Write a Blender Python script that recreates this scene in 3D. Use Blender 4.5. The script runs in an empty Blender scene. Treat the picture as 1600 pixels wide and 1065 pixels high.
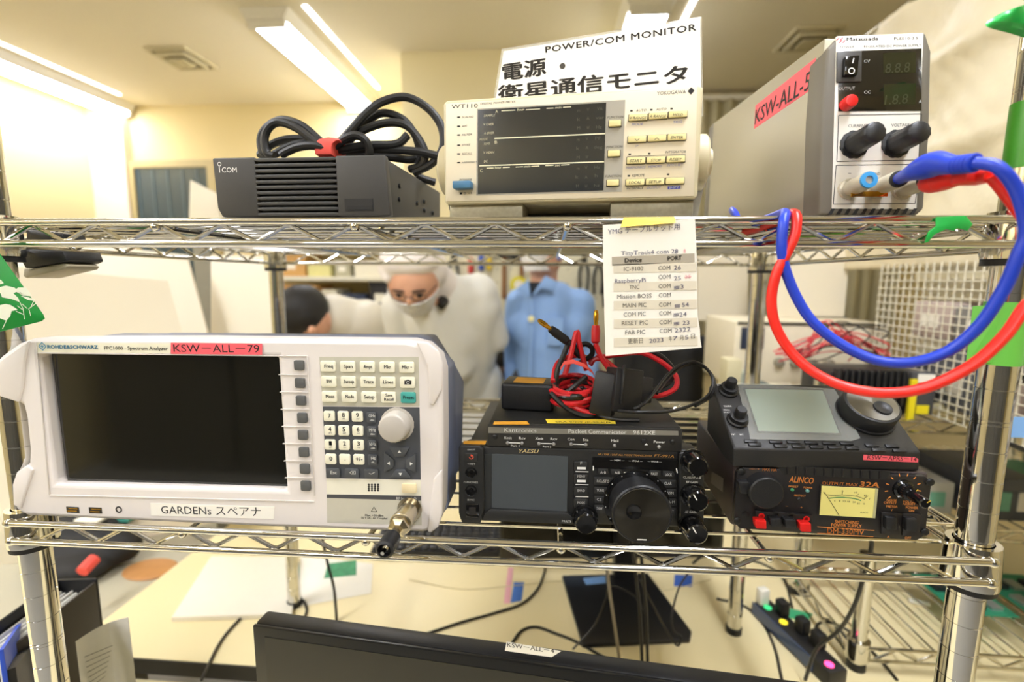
import bpy, bmesh, math, random
from mathutils import Vector, Matrix
random.seed(7)
SC = bpy.context.scene
COL = SC.collection
MM = 0.001
R = math.radians

# ------------------------------------------------------------------ camera
FPX = 741.32                                   # focal length in pixels of the 1600 x 1065 frame
CAM = Vector((504.2, -403.34, 1358.8))         # millimetres
PIT, YAW, ROL = 0.1286, -0.0760, 0.0065
_f = Vector((math.sin(YAW)*math.cos(PIT), math.cos(YAW)*math.cos(PIT), -math.sin(PIT)))
_r0 = Vector((math.cos(YAW), -math.sin(YAW), 0))
_u0 = Vector((math.sin(YAW)*math.sin(PIT), math.cos(YAW)*math.sin(PIT), math.cos(PIT)))
_r = _r0*math.cos(ROL) + _u0*math.sin(ROL)
_u = _u0*math.cos(ROL) - _r0*math.sin(ROL)
cd = bpy.data.cameras.new('camera')
cam = bpy.data.objects.new('camera', cd); COL.objects.link(cam)
cd.sensor_fit = 'HORIZONTAL'; cd.sensor_width = 36.0; cd.lens = FPX*36.0/1600.0
cd.clip_start = 0.01; cd.clip_end = 60
cam.matrix_world = Matrix(((_r.x, _u.x, -_f.x, CAM.x*MM), (_r.y, _u.y, -_f.y, CAM.y*MM), (_r.z, _u.z, -_f.z, CAM.z*MM), (0, 0, 0, 1)))
cd.dof.use_dof = True; cd.dof.focus_distance = 0.425; cd.dof.aperture_fstop = 3.4
SC.camera = cam

# ------------------------------------------------------------------ world and exposure
world = bpy.data.worlds.new('world'); SC.world = world; world.use_nodes = True
bg = world.node_tree.nodes['Background']; bg.inputs[0].default_value = (1.0, 0.98, 0.95, 1); bg.inputs[1].default_value = 0.25
SC.view_settings.view_transform = 'Standard'; SC.view_settings.look = 'None'
SC.view_settings.gamma = 1.0; SC.view_settings.use_curve_mapping = False
SC.view_settings.exposure = 0.25
LAMP_STRENGTH = 38.0
SC.cycles.use_denoising = True
SC.cycles.max_bounces = 7; SC.cycles.diffuse_bounces = 4; SC.cycles.glossy_bounces = 4
SC.cycles.adaptive_threshold = 0.02
SC.cycles.sample_clamp_indirect = 6.0
SC.cycles.caustics_reflective = False; SC.cycles.caustics_refractive = False

# ------------------------------------------------------------------ measuring helpers (all in millimetres)
def ray(px, py): return _f + _r*((px-800)/FPX) - _u*((py-532.5)/FPX)
def aty(px, py, y): d = ray(px, py); return CAM + d*((y-CAM.y)/d.y)
def atz(px, py, z): d = ray(px, py); return CAM + d*((z-CAM.z)/d.z)
def atx(px, py, x): d = ray(px, py); return CAM + d*((x-CAM.x)/d.x)
def atd(px, py, dist): return CAM + ray(px, py)*dist
def crop(x0, y0, s): return lambda u, v: (x0+u/s, y0+v/s)

class Frame:
    """local frame of a thing: x right, y away from the front face, z up"""
    def __init__(s, T, rx=0, ry=0, rz=0, shift=(0, 0, 0), M=None):
        s.M = M if M is not None else (Matrix.Rotation(R(rz), 3, 'Z') @ Matrix.Rotation(R(ry), 3, 'Y') @ Matrix.Rotation(R(rx), 3, 'X'))
        s.T = Vector(T) + s.M @ Vector(shift)
    def L(s, p, y=0.0, axis=1):
        Mt = s.M.transposed(); d = Mt @ ray(*p); c = Mt @ (CAM - s.T)
        return c + d*((y-c[axis])/d[axis])
    def W(s, p): return s.M @ Vector(p) + s.T
    def loc(s, w): return s.M.transposed() @ (Vector(w)-s.T)
    def sub(s, T, rx=0, ry=0, rz=0):
        m = Matrix.Rotation(R(rz), 3, 'Z') @ Matrix.Rotation(R(ry), 3, 'Y') @ Matrix.Rotation(R(rx), 3, 'X')
        return Frame(s.W(T), M=s.M @ m)
    def mat4(s):
        m = s.M.to_4x4(); m.translation = s.T*MM; return m

# ------------------------------------------------------------------ materials
def lin(c):
    if isinstance(c, str):
        c = tuple(int(c[i:i+2], 16)/255 for i in (0, 2, 4))
    return tuple(v/12.92 if v <= .04045 else ((v+.055)/1.055)**2.4 for v in c)
_MATS = {}
def mat(name, col, rough=.5, metal=0.0, var=.06, scale=60.0, spec=.5, bump=0.0, bscale=200.0, coat=0.0, emit=None, alpha=1.0, trans=0.0, sss=0.0, rvar=.08):
    if name in _MATS: return _MATS[name]
    m = bpy.data.materials.new(name); m.use_nodes = True
    nt = m.node_tree; b = nt.nodes['Principled BSDF']
    c = lin(col)
    tc = nt.nodes.new('ShaderNodeTexCoord')
    n = nt.nodes.new('ShaderNodeTexNoise'); n.inputs['Scale'].default_value = scale; n.inputs['Detail'].default_value = 3
    nt.links.new(tc.outputs['Object'], n.inputs['Vector'])
    mx = nt.nodes.new('ShaderNodeMix'); mx.data_type = 'RGBA'
    mx.inputs[6].default_value = (*[max(0, v*(1-var)) for v in c], 1); mx.inputs[7].default_value = (*[min(1, v*(1+var)) for v in c], 1)
    nt.links.new(n.outputs['Fac'], mx.inputs[0]); nt.links.new(mx.outputs[2], b.inputs['Base Color'])
    mr = nt.nodes.new('ShaderNodeMapRange'); mr.inputs[3].default_value = max(.02, rough-rvar*rough); mr.inputs[4].default_value = min(1, rough+rvar*rough)
    nt.links.new(n.outputs['Fac'], mr.inputs[0]); nt.links.new(mr.outputs[0], b.inputs['Roughness'])
    b.inputs['Metallic'].default_value = metal
    b.inputs['Specular IOR Level'].default_value = spec
    if coat: b.inputs['Coat Weight'].default_value = coat; b.inputs['Coat Roughness'].default_value = .05
    if bump:
        n2 = nt.nodes.new('ShaderNodeTexNoise'); n2.inputs['Scale'].default_value = bscale; n2.inputs['Detail'].default_value = 4
        nt.links.new(tc.outputs['Object'], n2.inputs['Vector'])
        bp = nt.nodes.new('ShaderNodeBump'); bp.inputs['Strength'].default_value = bump; bp.inputs['Distance'].default_value = .001
        nt.links.new(n2.outputs['Fac'], bp.inputs['Height']); nt.links.new(bp.outputs[0], b.inputs['Normal'])
    if emit: b.inputs['Emission Color'].default_value = (*lin(emit[0]), 1); b.inputs['Emission Strength'].default_value = emit[1]
    if alpha < 1: b.inputs['Alpha'].default_value = alpha
    if trans: b.inputs['Transmission Weight'].default_value = trans
    if sss: b.inputs['Subsurface Weight'].default_value = sss; b.inputs['Subsurface Radius'].default_value = (.01, .006, .004)
    _MATS[name] = m
    return m

# ------------------------------------------------------------------ mesh builder
def basis(ax):
    ax = Vector(ax).normalized()
    t = Vector((0, 0, 1)) if abs(ax.z) < .9 else Vector((1, 0, 0))
    a = ax.cross(t).normalized(); return a, ax.cross(a).normalized(), ax
def spline(pts, n=6):
    """Catmull-Rom through the points"""
    P = [Vector(p) for p in pts]
    if len(P) < 3: return P
    out = []
    for i in range(len(P)-1):
        p0 = P[i-1] if i else P[0]*2-P[1]; p1 = P[i]; p2 = P[i+1]; p3 = P[i+2] if i+2 < len(P) else P[-1]*2-P[-2]
        for k in range(n):
            t = k/n
            out.append(.5*((2*p1)+(p2-p0)*t+(2*p0-5*p1+4*p2-p3)*t*t+(3*p1-p0-3*p2+p3)*t**3))
    out.append(P[-1]); return out
class MB:
    def __init__(s): s.v = []; s.f = []
    def add(s, vs, fs):
        o = len(s.v); s.v += [tuple(v) for v in vs]; s.f += [tuple(i+o for i in f) for f in fs]; return s
    def box(s, x0, x1, y0, y1, z0, z1):
        x0, x1 = sorted((x0, x1)); y0, y1 = sorted((y0, y1)); z0, z1 = sorted((z0, z1))
        return s.add([(x0, y0, z0), (x1, y0, z0), (x1, y1, z0), (x0, y1, z0), (x0, y0, z1), (x1, y0, z1), (x1, y1, z1), (x0, y1, z1)],
                     [(0, 3, 2, 1), (4, 5, 6, 7), (0, 1, 5, 4), (1, 2, 6, 5), (2, 3, 7, 6), (3, 0, 4, 7)])
    def cbox(s, c, sx, sy, sz): return s.box(c[0]-sx/2, c[0]+sx/2, c[1]-sy/2, c[1]+sy/2, c[2]-sz/2, c[2]+sz/2)
    def prism(s, poly, a0, a1, axis='y'):
        """poly = list of 2-D points; extruded along axis (poly in xz for y, yz for x, xy for z)"""
        n = len(poly)
        def P(p, a): return (p[0], a, p[1]) if axis == 'y' else ((a, p[0], p[1]) if axis == 'x' else (p[0], p[1], a))
        ar = sum(poly[i][0]*poly[(i+1) % n][1]-poly[(i+1) % n][0]*poly[i][1] for i in range(n))
        if ar < 0: poly = poly[::-1]
        vs = [P(p, a0) for p in poly]+[P(p, a1) for p in poly]
        flip = (a1 > a0) == (axis == 'y')
        f = [tuple(range(n)) if flip else tuple(range(n))[::-1], tuple(range(n, 2*n))[::-1] if flip else tuple(range(n, 2*n))]
        for i in range(n):
            j = (i+1) % n; q = (i, j, n+j, n+i); f.append(q[::-1] if flip else q)
        return s.add(vs, f)
    def loft(s, rings, cap=True):
        n = len(rings[0]); vs = [p for r in rings for p in r]; f = []
        for k in range(len(rings)-1):
            for i in range(n):
                j = (i+1) % n; f.append((k*n+i, k*n+j, (k+1)*n+j, (k+1)*n+i))
        if cap: f.append(tuple(range(n))[::-1]); f.append(tuple(range((len(rings)-1)*n, len(rings)*n)))
        return s.add(vs, f)
    def lathe(s, o, ax, prof, n=24, flute=0.0, fn=0):
        """prof = [(radius, height along ax)]"""
        a, b, c = basis(ax); o = Vector(o); rings = []
        for (r, h) in prof:
            ring = []
            for i in range(n):
                t = 2*math.pi*i/n; rr = r
                if flute and fn: rr = r*(1-flute*(0.5+0.5*math.cos(fn*t)))
                ring.append(o+a*(math.cos(t)*rr)+b*(math.sin(t)*rr)+c*h)
            rings.append(ring)
        return s.loft(rings)
    def cyl(s, p0, p1, r, r1=None, n=16):
        p0 = Vector(p0); p1 = Vector(p1); return s.lathe(p0, p1-p0, [(r, 0), (r if r1 is None else r1, (p1-p0).length)], n)
    def tube(s, pts, r, n=8, smooth=6, rs=None):
        P = spline(pts, smooth) if smooth else [Vector(p) for p in pts]
        rings = []; prev = None
        for i, p in enumerate(P):
            t = (P[min(i+1, len(P)-1)]-P[max(i-1, 0)])
            if t.length < 1e-9: t = Vector((0, 0, 1))
            t.normalize()
            if prev is None: a = basis(t)[0]
            else:
                a = prev-t*prev.dot(t)
                a = a.normalized() if a.length > 1e-6 else basis(t)[0]
            prev = a; b = t.cross(a)
            rr = r if rs is None else rs(i/(len(P)-1))
            rings.append([p+a*(math.cos(2*math.pi*k/n)*rr)+b*(math.sin(2*math.pi*k/n)*rr) for k in range(n)])
        return s.loft(rings)
    def ball(s, c, rx, ry=None, rz=None, n=16, m=10):
        ry = rx if ry is None else ry; rz = rx if rz is None else rz; c = Vector(c); rings = []
        for k in range(1, m):
            ph = math.pi*k/m
            rings.append([c+Vector((rx*math.sin(ph)*math.cos(2*math.pi*i/n), ry*math.sin(ph)*math.sin(2*math.pi*i/n), -rz*math.cos(ph))) for i in range(n)])
        return s.loft(rings)
    def quad(s, a, b, c, d, th=.3):
        """thin solid sheet, a b c d counter-clockwise seen from its front"""
        a, b, c, d = map(Vector, (a, b, c, d)); nn = (b-a).cross(d-a).normalized()*th
        return s.add([a, b, c, d, a-nn, b-nn, c-nn, d-nn], [(0, 1, 2, 3), (7, 6, 5, 4), (0, 4, 5, 1), (1, 5, 6, 2), (2, 6, 7, 3), (3, 7, 4, 0)])
    def mesh(s, name, bevel=0, seg=2, smooth=True, ang=35):
        me = bpy.data.meshes.new(name)
        me.from_pydata([(x*MM, y*MM, z*MM) for x, y, z in s.v], [], s.f); me.validate()
        bm = bmesh.new(); bm.from_mesh(me)
        bmesh.ops.recalc_face_normals(bm, faces=bm.faces)
        if bevel:
            es = [e for e in bm.edges if len(e.link_faces) == 2 and e.calc_face_angle(0) > R(30)]
            bmesh.ops.bevel(bm, geom=es, offset=bevel*MM, segments=seg, affect='EDGES', profile=.5, clamp_overlap=True)
        bm.to_mesh(me); bm.free()
        if smooth:
            me.polygons.foreach_set('use_smooth', [True]*len(me.polygons))
            me.set_sharp_from_angle(angle=R(ang))
        return me
    def build(s, name, m, parent=None, bevel=0, seg=2, smooth=True, ang=35, label=None, kind=None):
        return obj(name, s.mesh(name, bevel, seg, smooth, ang), m, parent, label=label, kind=kind)
def obj(name, me, m, parent=None, loc=None, label=None, kind=None):
    if m is not None and not me.materials: me.materials.append(m)
    o = bpy.data.objects.new(name, me); COL.objects.link(o)
    if parent is not None: o.parent = parent
    if loc is not None: o.location = Vector(loc)*MM
    if label: o['label'] = label
    if kind: o['kind'] = kind
    return o
def tag(o, label=None, cat=None, group=None, kind=None):
    if label: o['label'] = label
    if cat: o['category'] = cat
    if group: o['group'] = group
    if kind: o['kind'] = kind
    return o
def thing(name, fr, label, cat, group=None):
    o = bpy.data.objects.new(name, None); COL.objects.link(o)
    o.empty_display_size = .02
    if isinstance(fr, Frame): o.matrix_world = fr.mat4()
    elif fr is not None: o.location = Vector(fr)*MM
    return tag(o, label, cat, group)
def struct(name, mb, m, **k): return tag(mb.build(name, m, **k), kind='structure')

# ------------------------------------------------------------------ lettering
def text_mesh_data(body, bold=0.0, shear=0.0, space=1.0):
    cu = bpy.data.curves.new('t', 'FONT'); cu.body = body; cu.size = 1.0; cu.resolution_u = 2
    cu.offset = bold; cu.shear = shear; cu.space_character = space; cu.align_x = 'LEFT'
    ob = bpy.data.objects.new('t', cu)
    me = bpy.data.meshes.new_from_object(ob)
    vs = [v.co.copy() for v in me.vertices]; fs = [tuple(p.vertices) for p in me.polygons]
    bpy.data.objects.remove(ob); bpy.data.curves.remove(cu); bpy.data.meshes.remove(me)
    return vs, fs
CAP = 0.69
class Ink:
    """collects printed strings that lie on one thing in one colour"""
    def __init__(s): s.mb = MB()
    def put(s, body, P0, P1, h, up=(0, 0, 1), bold=0.0, shear=0.0, space=1.0, lift=0.0):
        """baseline from P0 to P1 (3-D points), capital height h"""
        vs, fs = text_mesh_data(body, 0.0, shear, space)
        if not vs: return s
        if bold:
            n0 = len(vs); v2 = []; f2 = []
            for k, (dx, dy) in enumerate(((-bold, 0), (bold, 0), (0, bold*.7), (0, -bold*.7))):
                v2 += [v+Vector((dx, dy, 0)) for v in vs]; f2 += [tuple(i+n0*k for i in f) for f in fs]
            vs, fs = v2, f2
        P0 = Vector(P0); P1 = Vector(P1); r = (P1-P0); wid = r.length; r.normalize()
        up = Vector(up); up = (up-r*up.dot(r)).normalized()
        x0 = min(v.x for v in vs); x1 = max(v.x for v in vs)
        sx = wid/max(1e-6, x1-x0); sy = h/CAP
        nn = r.cross(up)*lift
        s.mb.add([P0+r*((v.x-x0)*sx)+up*(v.y*sy)+nn for v in vs], fs); return s
    def px(s, fr, body, p0, p1, h, y=0.0, **k):
        """baseline end points and capital height measured on the face plane y"""
        a = fr.L(p0, y); b = fr.L(p1, y); c = fr.L((p0[0], p0[1]-h), y)
        return s.put(body, a, b, (c-a).length, up=(0, 0, 1), **k)
    def bar(s, a, b, th, up=(0, 0, 1)):
        a = Vector(a); b = Vector(b); r = (b-a).normalized(); u = Vector(up); u = (u-r*u.dot(r)).normalized()*(th/2)
        s.mb.add([a-u, b-u, b+u, a+u], [(0, 1, 2, 3)]); return s
    def poly(s, pts): s.mb.add(pts, [tuple(range(len(pts)))]); return s
    def disc(s, c, r, ax=(0, -1, 0), n=16):
        a, b, _ = basis(ax); c = Vector(c)
        s.mb.add([c+a*(math.cos(2*math.pi*i/n)*r)+b*(math.sin(2*math.pi*i/n)*r) for i in range(n)], [tuple(range(n))]); return s
    def ring(s, c, r, w, ax=(0, -1, 0), n=24, a0=0, a1=360):
        a, b, _ = basis(ax); c = Vector(c); vs = []; full = abs(a1-a0) >= 360
        N = n if full else n+1
        for i in range(N):
            t = R(a0+(a1-a0)*i/n)
            for q in (r, r-w): vs.append(c+a*(math.cos(t)*q)+b*(math.sin(t)*q))
        s.mb.add(vs, [(2*i, 2*((i+1) % N), 2*((i+1) % N)+1, 2*i+1) for i in range(n)]); return s
    def build(s, name, m, parent):
        me = bpy.data.meshes.new(name); me.from_pydata([(x*MM, y*MM, z*MM) for x, y, z in s.mb.v], [], s.mb.f); me.validate()
        return obj(name, me, m, parent)
def blob(name, parts, m, parent=None, voxel=9.0, smooth=6, label=None):
    """one continuous surface grown from tapered capsules (p0, r0, p1, r1) and ellipsoids (centre, rx, ry, rz)"""
    b = MB()
    for q in parts:
        if len(q) == 4 and not isinstance(q[1], (tuple, list, Vector)) and isinstance(q[2], (tuple, list, Vector)):
            p0, r0, p1, r1 = Vector(q[0]), q[1], Vector(q[2]), q[3]
            L = (p1-p0).length; a = []
            for k in range(7): t = math.pi/2*k/6; a.append((max(.5, r0*math.sin(t)), -r0*math.cos(t)))
            for k in range(1, 7): t = math.pi/2*k/6; a.append((max(.5, r1*math.cos(t)), L+r1*math.sin(t)))
            b.lathe(p0, p1-p0, a, 16)
        else: b.ball(*q)
    me = b.mesh(name)
    o = obj(name, me, m, parent, label=label)
    r = o.modifiers.new('remesh', 'REMESH'); r.mode = 'VOXEL'; r.voxel_size = voxel*MM; r.use_smooth_shade = True
    s = o.modifiers.new('smooth', 'SMOOTH'); s.factor = .6; s.iterations = smooth
    return o

# shared materials
CHROME = mat('chrome', 'dad8d1', .08, 1.0, var=.02, scale=30)
CHROME_D = mat('chrome_dull', 'c9c6bb', .22, 1.0, var=.03)
BLACKPL = mat('black_plastic', '1b1b1c', .42, bump=.15, bscale=900)
BLACKGL = mat('black_gloss', '0b0b0c', .12, coat=.4)
BLACKRB = mat('black_rubber', '141414', .55)
DARKMET = mat('dark_metal', '232322', .38, .3)
INKW = mat('ink_white', 'f2f1ea', .5)
INKK = mat('ink_black', '1a1714', .6)
REDLBL = mat('red_label', 'f4616b', .55, var=.04)
PAPER = mat('paper', 'fbf6e8', .75, var=.02)
NICKEL = mat('nickel', 'c3b9a2', .22, 1.0)
GOLD = mat('gold', 'd9a437', .22, 1.0)
REDPL = mat('red_plastic', 'e0201c', .35)
GREENTAPE = mat('green_tape', '22b04a', .35, spec=.5)
YELTAPE = mat('yellow_tape', 'f2d43c', .6)
# ================================================================== the room
M_WALL = mat('wall_paint', 'e2d09c', .85, var=.02, scale=3)
M_CEIL = mat('ceiling_board', 'f3ead2', .9, var=.05, scale=90, bump=.3, bscale=120)
M_FLOOR = mat('floor_vinyl', '98958e', .5, var=.06, scale=8)
M_PILLAR = mat('pillar_paint', 'efe0cf', .8, var=.02, scale=4)
XL, XR, YB, YF, ZC = -2870, 3000, 3040, -3200, 2600
struct('floor', MB().box(XL, XR, YF, YB, -60, 0), M_FLOOR)
struct('ceiling', MB().box(XL, XR, YF, YB, ZC, ZC+60), M_CEIL)
struct('wall_back', MB().box(XL-80, XR+80, YB, YB+80, -60, ZC+60), M_WALL)
struct('wall_front', MB().box(XL-80, XR+80, YF-80, YF, -60, ZC+60), M_WALL)
struct('wall_left', MB().box(XL-80, XL, YF, YB, -60, ZC+60), M_WALL)
struct('wall_right', MB().box(XR, XR+80, YF, YB, -60, ZC+60), M_WALL)
struct('wall_column', MB().box(-332, 1000, 2345, YB, 0, ZC), mat('wall_column_paint', 'f1e4b8', .85, var=.02, scale=3))
struct('trim_1', MB().box(XL, -2600, 2975, YB, 0, ZC), M_PILLAR)
# window in the back wall, left
WZ = aty(250, 262, YB-30).z
w = tag(MB().box(-2590, -1960, YB-30, YB-8, 1300, WZ).build('window_1', mat('window_glass', '3a4a52', .15, coat=.3)), kind='structure')
wf = mat('window_frame', 'b9a878', .5)
fm = MB()
fm.box(-2620, -1930, YB-45, YB-5, WZ, WZ+50).box(-2620, -2560, YB-45, YB-5, 1300, WZ).box(-1990, -1930, YB-45, YB-5, 1300, WZ)
fm.build('window_frame', wf, w)
for k in range(5):
    MB().box(-2540+k*115, -2528+k*115, YB-36, YB-31, 1300, WZ-5).build('blind_slat', mat('blind', '55656a', .5), w)

def fluorescent(x, y0, label, k_=1.0):
    t = thing('ceiling_lamp', (x, (y0+y0+1120)/2, ZC), label, 'lamp', 'long ceiling lamps in rows')
    h = 560
    MB().prism([(-120, 0), (120, 0), (92, -52), (-92, -52)], -h-20, h+20, 'y').build('housing', mat('lamp_housing', 'eeeade', .5), t)
    pr = [(-88, -52)]+[(-88+176*k/10, -54-26*math.sin(math.pi*k/10)**.8) for k in range(11)]+[(88, -52)]
    MB().prism(pr, -h, h, 'y').build('diffuser', mat('lamp_diffuser_%d' % round(k_*100), 'ffffff', .6, emit=('f3f6ff', LAMP_STRENGTH*k_)), t, smooth=True)
    MB().box(188, 208, -h-20, h-190, -6, 0).build('ceiling_spill', mat('lamp_spill_glow', 'ffffff', .6, emit=('fbfaff', LAMP_STRENGTH*.12)), t)  # lamp spill on the ceiling, put in as a glowing strip
    for s in (-1, 1):
        MB().box(-92, 92, s*h-8*s, s*(h+14), -82, -50).build('end_cap', mat('lamp_cap', 'e6e2d6', .5), t)
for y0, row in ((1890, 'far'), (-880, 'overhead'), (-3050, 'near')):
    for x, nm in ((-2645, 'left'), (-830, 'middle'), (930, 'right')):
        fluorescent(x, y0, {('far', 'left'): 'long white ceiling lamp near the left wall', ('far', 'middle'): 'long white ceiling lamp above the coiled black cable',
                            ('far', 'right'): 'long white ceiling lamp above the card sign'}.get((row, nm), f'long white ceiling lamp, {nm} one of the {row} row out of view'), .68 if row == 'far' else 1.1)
def vent(x, y, sx, sy, label):
    t = thing('ceiling_vent', (x, y, ZC), label, 'vent', 'square ceiling vents')
    m = mat('vent_metal', 'd2c8a6', .5); d = mat('vent_dark', '8b835f', .7)
    f = MB()
    for k, q in enumerate((1.0, .72)):
        a, b = sx/2*q, sy/2*q; c, e = a-18, b-18; z0, z1 = -4-10*k, -14-14*k
        for (x0, x1, y0, y1) in ((-a, a, -b, -e), (-a, a, e, b), (-a, -c, -e, e), (c, a, -e, e)):
            MB().box(x0, x1, y0, y1, z1, 0).build('frame_bar', m, t, bevel=1)
    MB().box(-sx/2+20, sx/2-20, -sy/2+20, sy/2-20, -5, 0).build('backing', d, t)
    MB().box(-sx*.2, sx*.2, -sy*.2, sy*.2, -34, -26).build('centre_plate', m, t, bevel=2)
vent(-1598, 2330, 240, 270, 'square vent in ceiling between the left and middle lamps')
vent(1815, 2325, 240, 250, 'square vent in ceiling above the tall grey power supply')
# ================================================================== chrome wire rack
RW, RD = 864.1, 448.2
rack = thing('wire_shelving_rack', (0, 0, 665), 'chrome wire shelving rack holding the test instruments', 'rack')
def rk(mb, name, m, parent=rack, **k):
    mb.v = [(x, y, z-665) for x, y, z in mb.v]; return mb.build(name, m, parent, **k)
def post(x, y, z0, z1):
    g0 = 1478.0; prof = [(12.7, 0)]; k = math.ceil((g0-z1)/25.4); zs = []
    z = g0-25.4*k
    while z > z0+30:
        i = round((g0-z)/25.4)
        zs.append(z)
        if i % 10 == 9: zs.append(z-3.2)
        z -= 25.4
    for z in sorted(zs): prof += [(12.7, z-z0-.55), (12.2, z-z0-.25), (12.2, z-z0+.25), (12.7, z-z0+.55)]
    prof.append((12.7, z1-z0-2)); prof.append((11.5, z1-z0))
    o = rk(MB().lathe((x, y, z0), (0, 0, 1), prof, 28), 'post', CHROME, ang=25)
    MB().cyl((x, y, z0-665), (x, y, z0-665+12), 14, 14.5).build('foot', BLACKRB, o)
    return o
post(0, 0, 665, 1840); post(RW, 0, 665, 1720); post(0, RD, 700, 1445); post(RW, RD, 700, 1445)
def shelf(z, tilt):
    s = bpy.data.objects.new('shelf', None); COL.objects.link(s); s.parent = rack; s.empty_display_size = .02
    s.location = Vector((0, 0, z-665))*MM; s.rotation_euler = (0, -math.atan(tilt), 0)
    F0, F1 = -19.0, RD+19.0; S0, S1 = -19.0, RW+19.0
    for y in (F0, F1):
        for dz in (0, -18): MB().cyl((2, y, dz), (RW-2, y, dz), 3.2, n=12).build('edge_bar', CHROME, s)
    for x in (S0, S1):
        for dz in (0, -18): MB().cyl((x, 2, dz), (x, RD-2, dz), 3.2, n=12).build('edge_bar', CHROME, s)
    def zig(a, b, fixed, along):
        n = int((b-a)/28.6); pts = []
        for k in range(n+1):
            p = a+(b-a)*k/n; q = -1.5 if k % 2 else -16.5
            pts.append((p, fixed, q) if along == 'x' else (fixed, p, q))
        m = MB()
        # one bent wire, slightly rounded at its corners
        P = []
        for i, p in enumerate(pts):
            p = Vector(p)
            if 0 < i < len(pts)-1:
                P += [p+(Vector(pts[i-1])-p)*.08, p+(Vector(pts[i+1])-p)*.08]
            else: P.append(p)
        m.tube(P, 1.9, 8, smooth=0).build('truss_wire', CHROME, s)
    zig(28, RW-28, F0+3.5, 'x'); zig(28, RW-28, F1-3.5, 'x'); zig(28, RD-28, S0+3.5, 'y'); zig(28, RD-28, S1-3.5, 'y')
    base = MB().cyl((S0, 0, 0), (S1, 0, 0), 1.7, n=8).mesh('deck_wire')
    for k in range(15): obj('deck_wire', base, CHROME, s, loc=(0, 8+k*31, 1.5))
    sup = MB().tube([(0, F0-1, -4), (0, F1+1, -4)], 2.6, 8, smooth=0).ball((0, F0+1, -4), 4.2, 4.2, 4.2).mesh('support_bar')
    for k in range(1, 5): obj('support_bar', sup, CHROME, s, loc=(RW*k/5, 0, 0))
    cb = MB().lathe((0, 0, -28), (0, 0, 1), [(14.0, 0), (19.6, 0), (19.8, 3), (18.4, 33), (18.0, 36), (13.6, 36), (13.0, 33)], 32).mesh('collar', ang=50)
    sb = MB().lathe((0, 0, -33), (0, 0, 1), [(13.2, 0), (18.6, 0), (18.6, 6), (13.2, 6)], 28).mesh('sleeve')
    wb = MB().ball((0, 0, 0), 5.2, 4, 4.4).mesh('weld')
    for x in (0, RW):
        for y in (0, RD):
            obj('collar', cb, CHROME, s, loc=(x, y, 0)); obj('sleeve', sb, BLACKRB, s, loc=(x, y, 0))
            for dz in (0, -18):
                obj('weld', wb, CHROME, s, loc=(x, y-19 if y == 0 else y+19, dz))
    return s
shelf(1405, 0.0); shelf(1128, 0.0092)
# ================================================================== spectrum analyser
AN = Frame((43.86, -5.62, 1163.27), -.38, -.54, -.07, shift=(158, 0, -36))   # y = 0 is the glass of the screen
an = thing('spectrum_analyzer', AN, 'white spectrum analyser with a big dark screen on the lower shelf', 'instrument')
c1 = crop(0, 500, 3.132); c2 = crop(440, 500, 2.803)
M_ANW = mat('analyzer_shell', 'e9e1da', .42, var=.015)
M_ANB = mat('analyzer_blue', '848ba0', .45)
FY = -8.0                                       # bezel plane
def xz(fr, p, y): q = fr.L(p, y); return (q.x, q.z)
out = [xz(AN, p, FY) for p in ((47, 529), (300, 528), (640, 532), (664, 538), (684, 556), (691, 580), (692, 690), (690, 800), (684, 822), (664, 832), (400, 823), (40, 806), (24, 796), (18, 776), (19, 752), (24, 742), (44, 722), (45, 700), (40, 650), (36, 634), (18, 624), (-12, 614), (-30, 600), (-28, 575), (0, 556), (28, 536))]
scr = [xz(AN, p, FY) for p in (c1(185, 163), c1(1357, 178), c1(1400, 832), c1(268, 802))]
# bezel plate with a hole for the screen
def plate_with_hole(outer, hole, y0, y1):
    m = bmesh.new()
    def loop(poly, y): return [m.verts.new((p[0], y, p[1])) for p in poly]
    b = MB(); res = []
    of = loop(outer, y0); hf = loop(hole, y0); ob = loop(outer, y1); hb = loop(hole, y1)
    for L in (of, hf): [m.edges.new((L[i], L[(i+1) % len(L)])) for i in range(len(L))]
    bmesh.ops.triangle_fill(m, use_beauty=True, edges=[e for e in m.edges])
    for A, B in ((of, ob), (hf, hb)):
        for i in range(len(A)): j = (i+1) % len(A); m.faces.new((A[i], A[j], B[j], B[i]))
    m.verts.index_update(); m.verts.ensure_lookup_table()
    b.v = [tuple(v.co) for v in m.verts]; b.f = [tuple(v.index for v in f.verts) for f in m.faces]; m.free(); return b
o = obj('front_bezel', plate_with_hole(out, scr, FY, 16).mesh('front_bezel', bevel=0, ang=40), M_ANW, an)
bv = o.modifiers.new('bevel', 'BEVEL'); bv.width = .0045; bv.segments = 3; bv.limit_method = 'ANGLE'; bv.angle_limit = R(50)
MB().prism([(p[0]*.985+2, p[1]*.985+1) for p in scr], 0, 2).build('screen', mat('analyzer_screen', '14130d', .09, coat=.5), an)
bx0, bx1, bz1 = min(p[0] for p in out)+52, max(p[0] for p in out)-1, max(p[1] for p in out)
MB().prism([(bx0, 2), (bx1-14, 2), (bx1-2, 16), (bx1-1, bz1-30), (bx1-28, bz1-3), (bx0+30, bz1-3), (bx0, bz1-26)], 16, 60).build('case_front', M_ANB, an, bevel=3, seg=3)
MB().prism([(bx0, 4), (bx1-18, 4), (bx1-8, 18), (bx1-4, bz1-62), (bx1-12, bz1-46), (bx1-34, bz1-9), (bx0+30, bz1-9), (bx0, bz1-30)], 60, 122).build('case_rear', M_ANB, an, bevel=4, seg=3)
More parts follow.
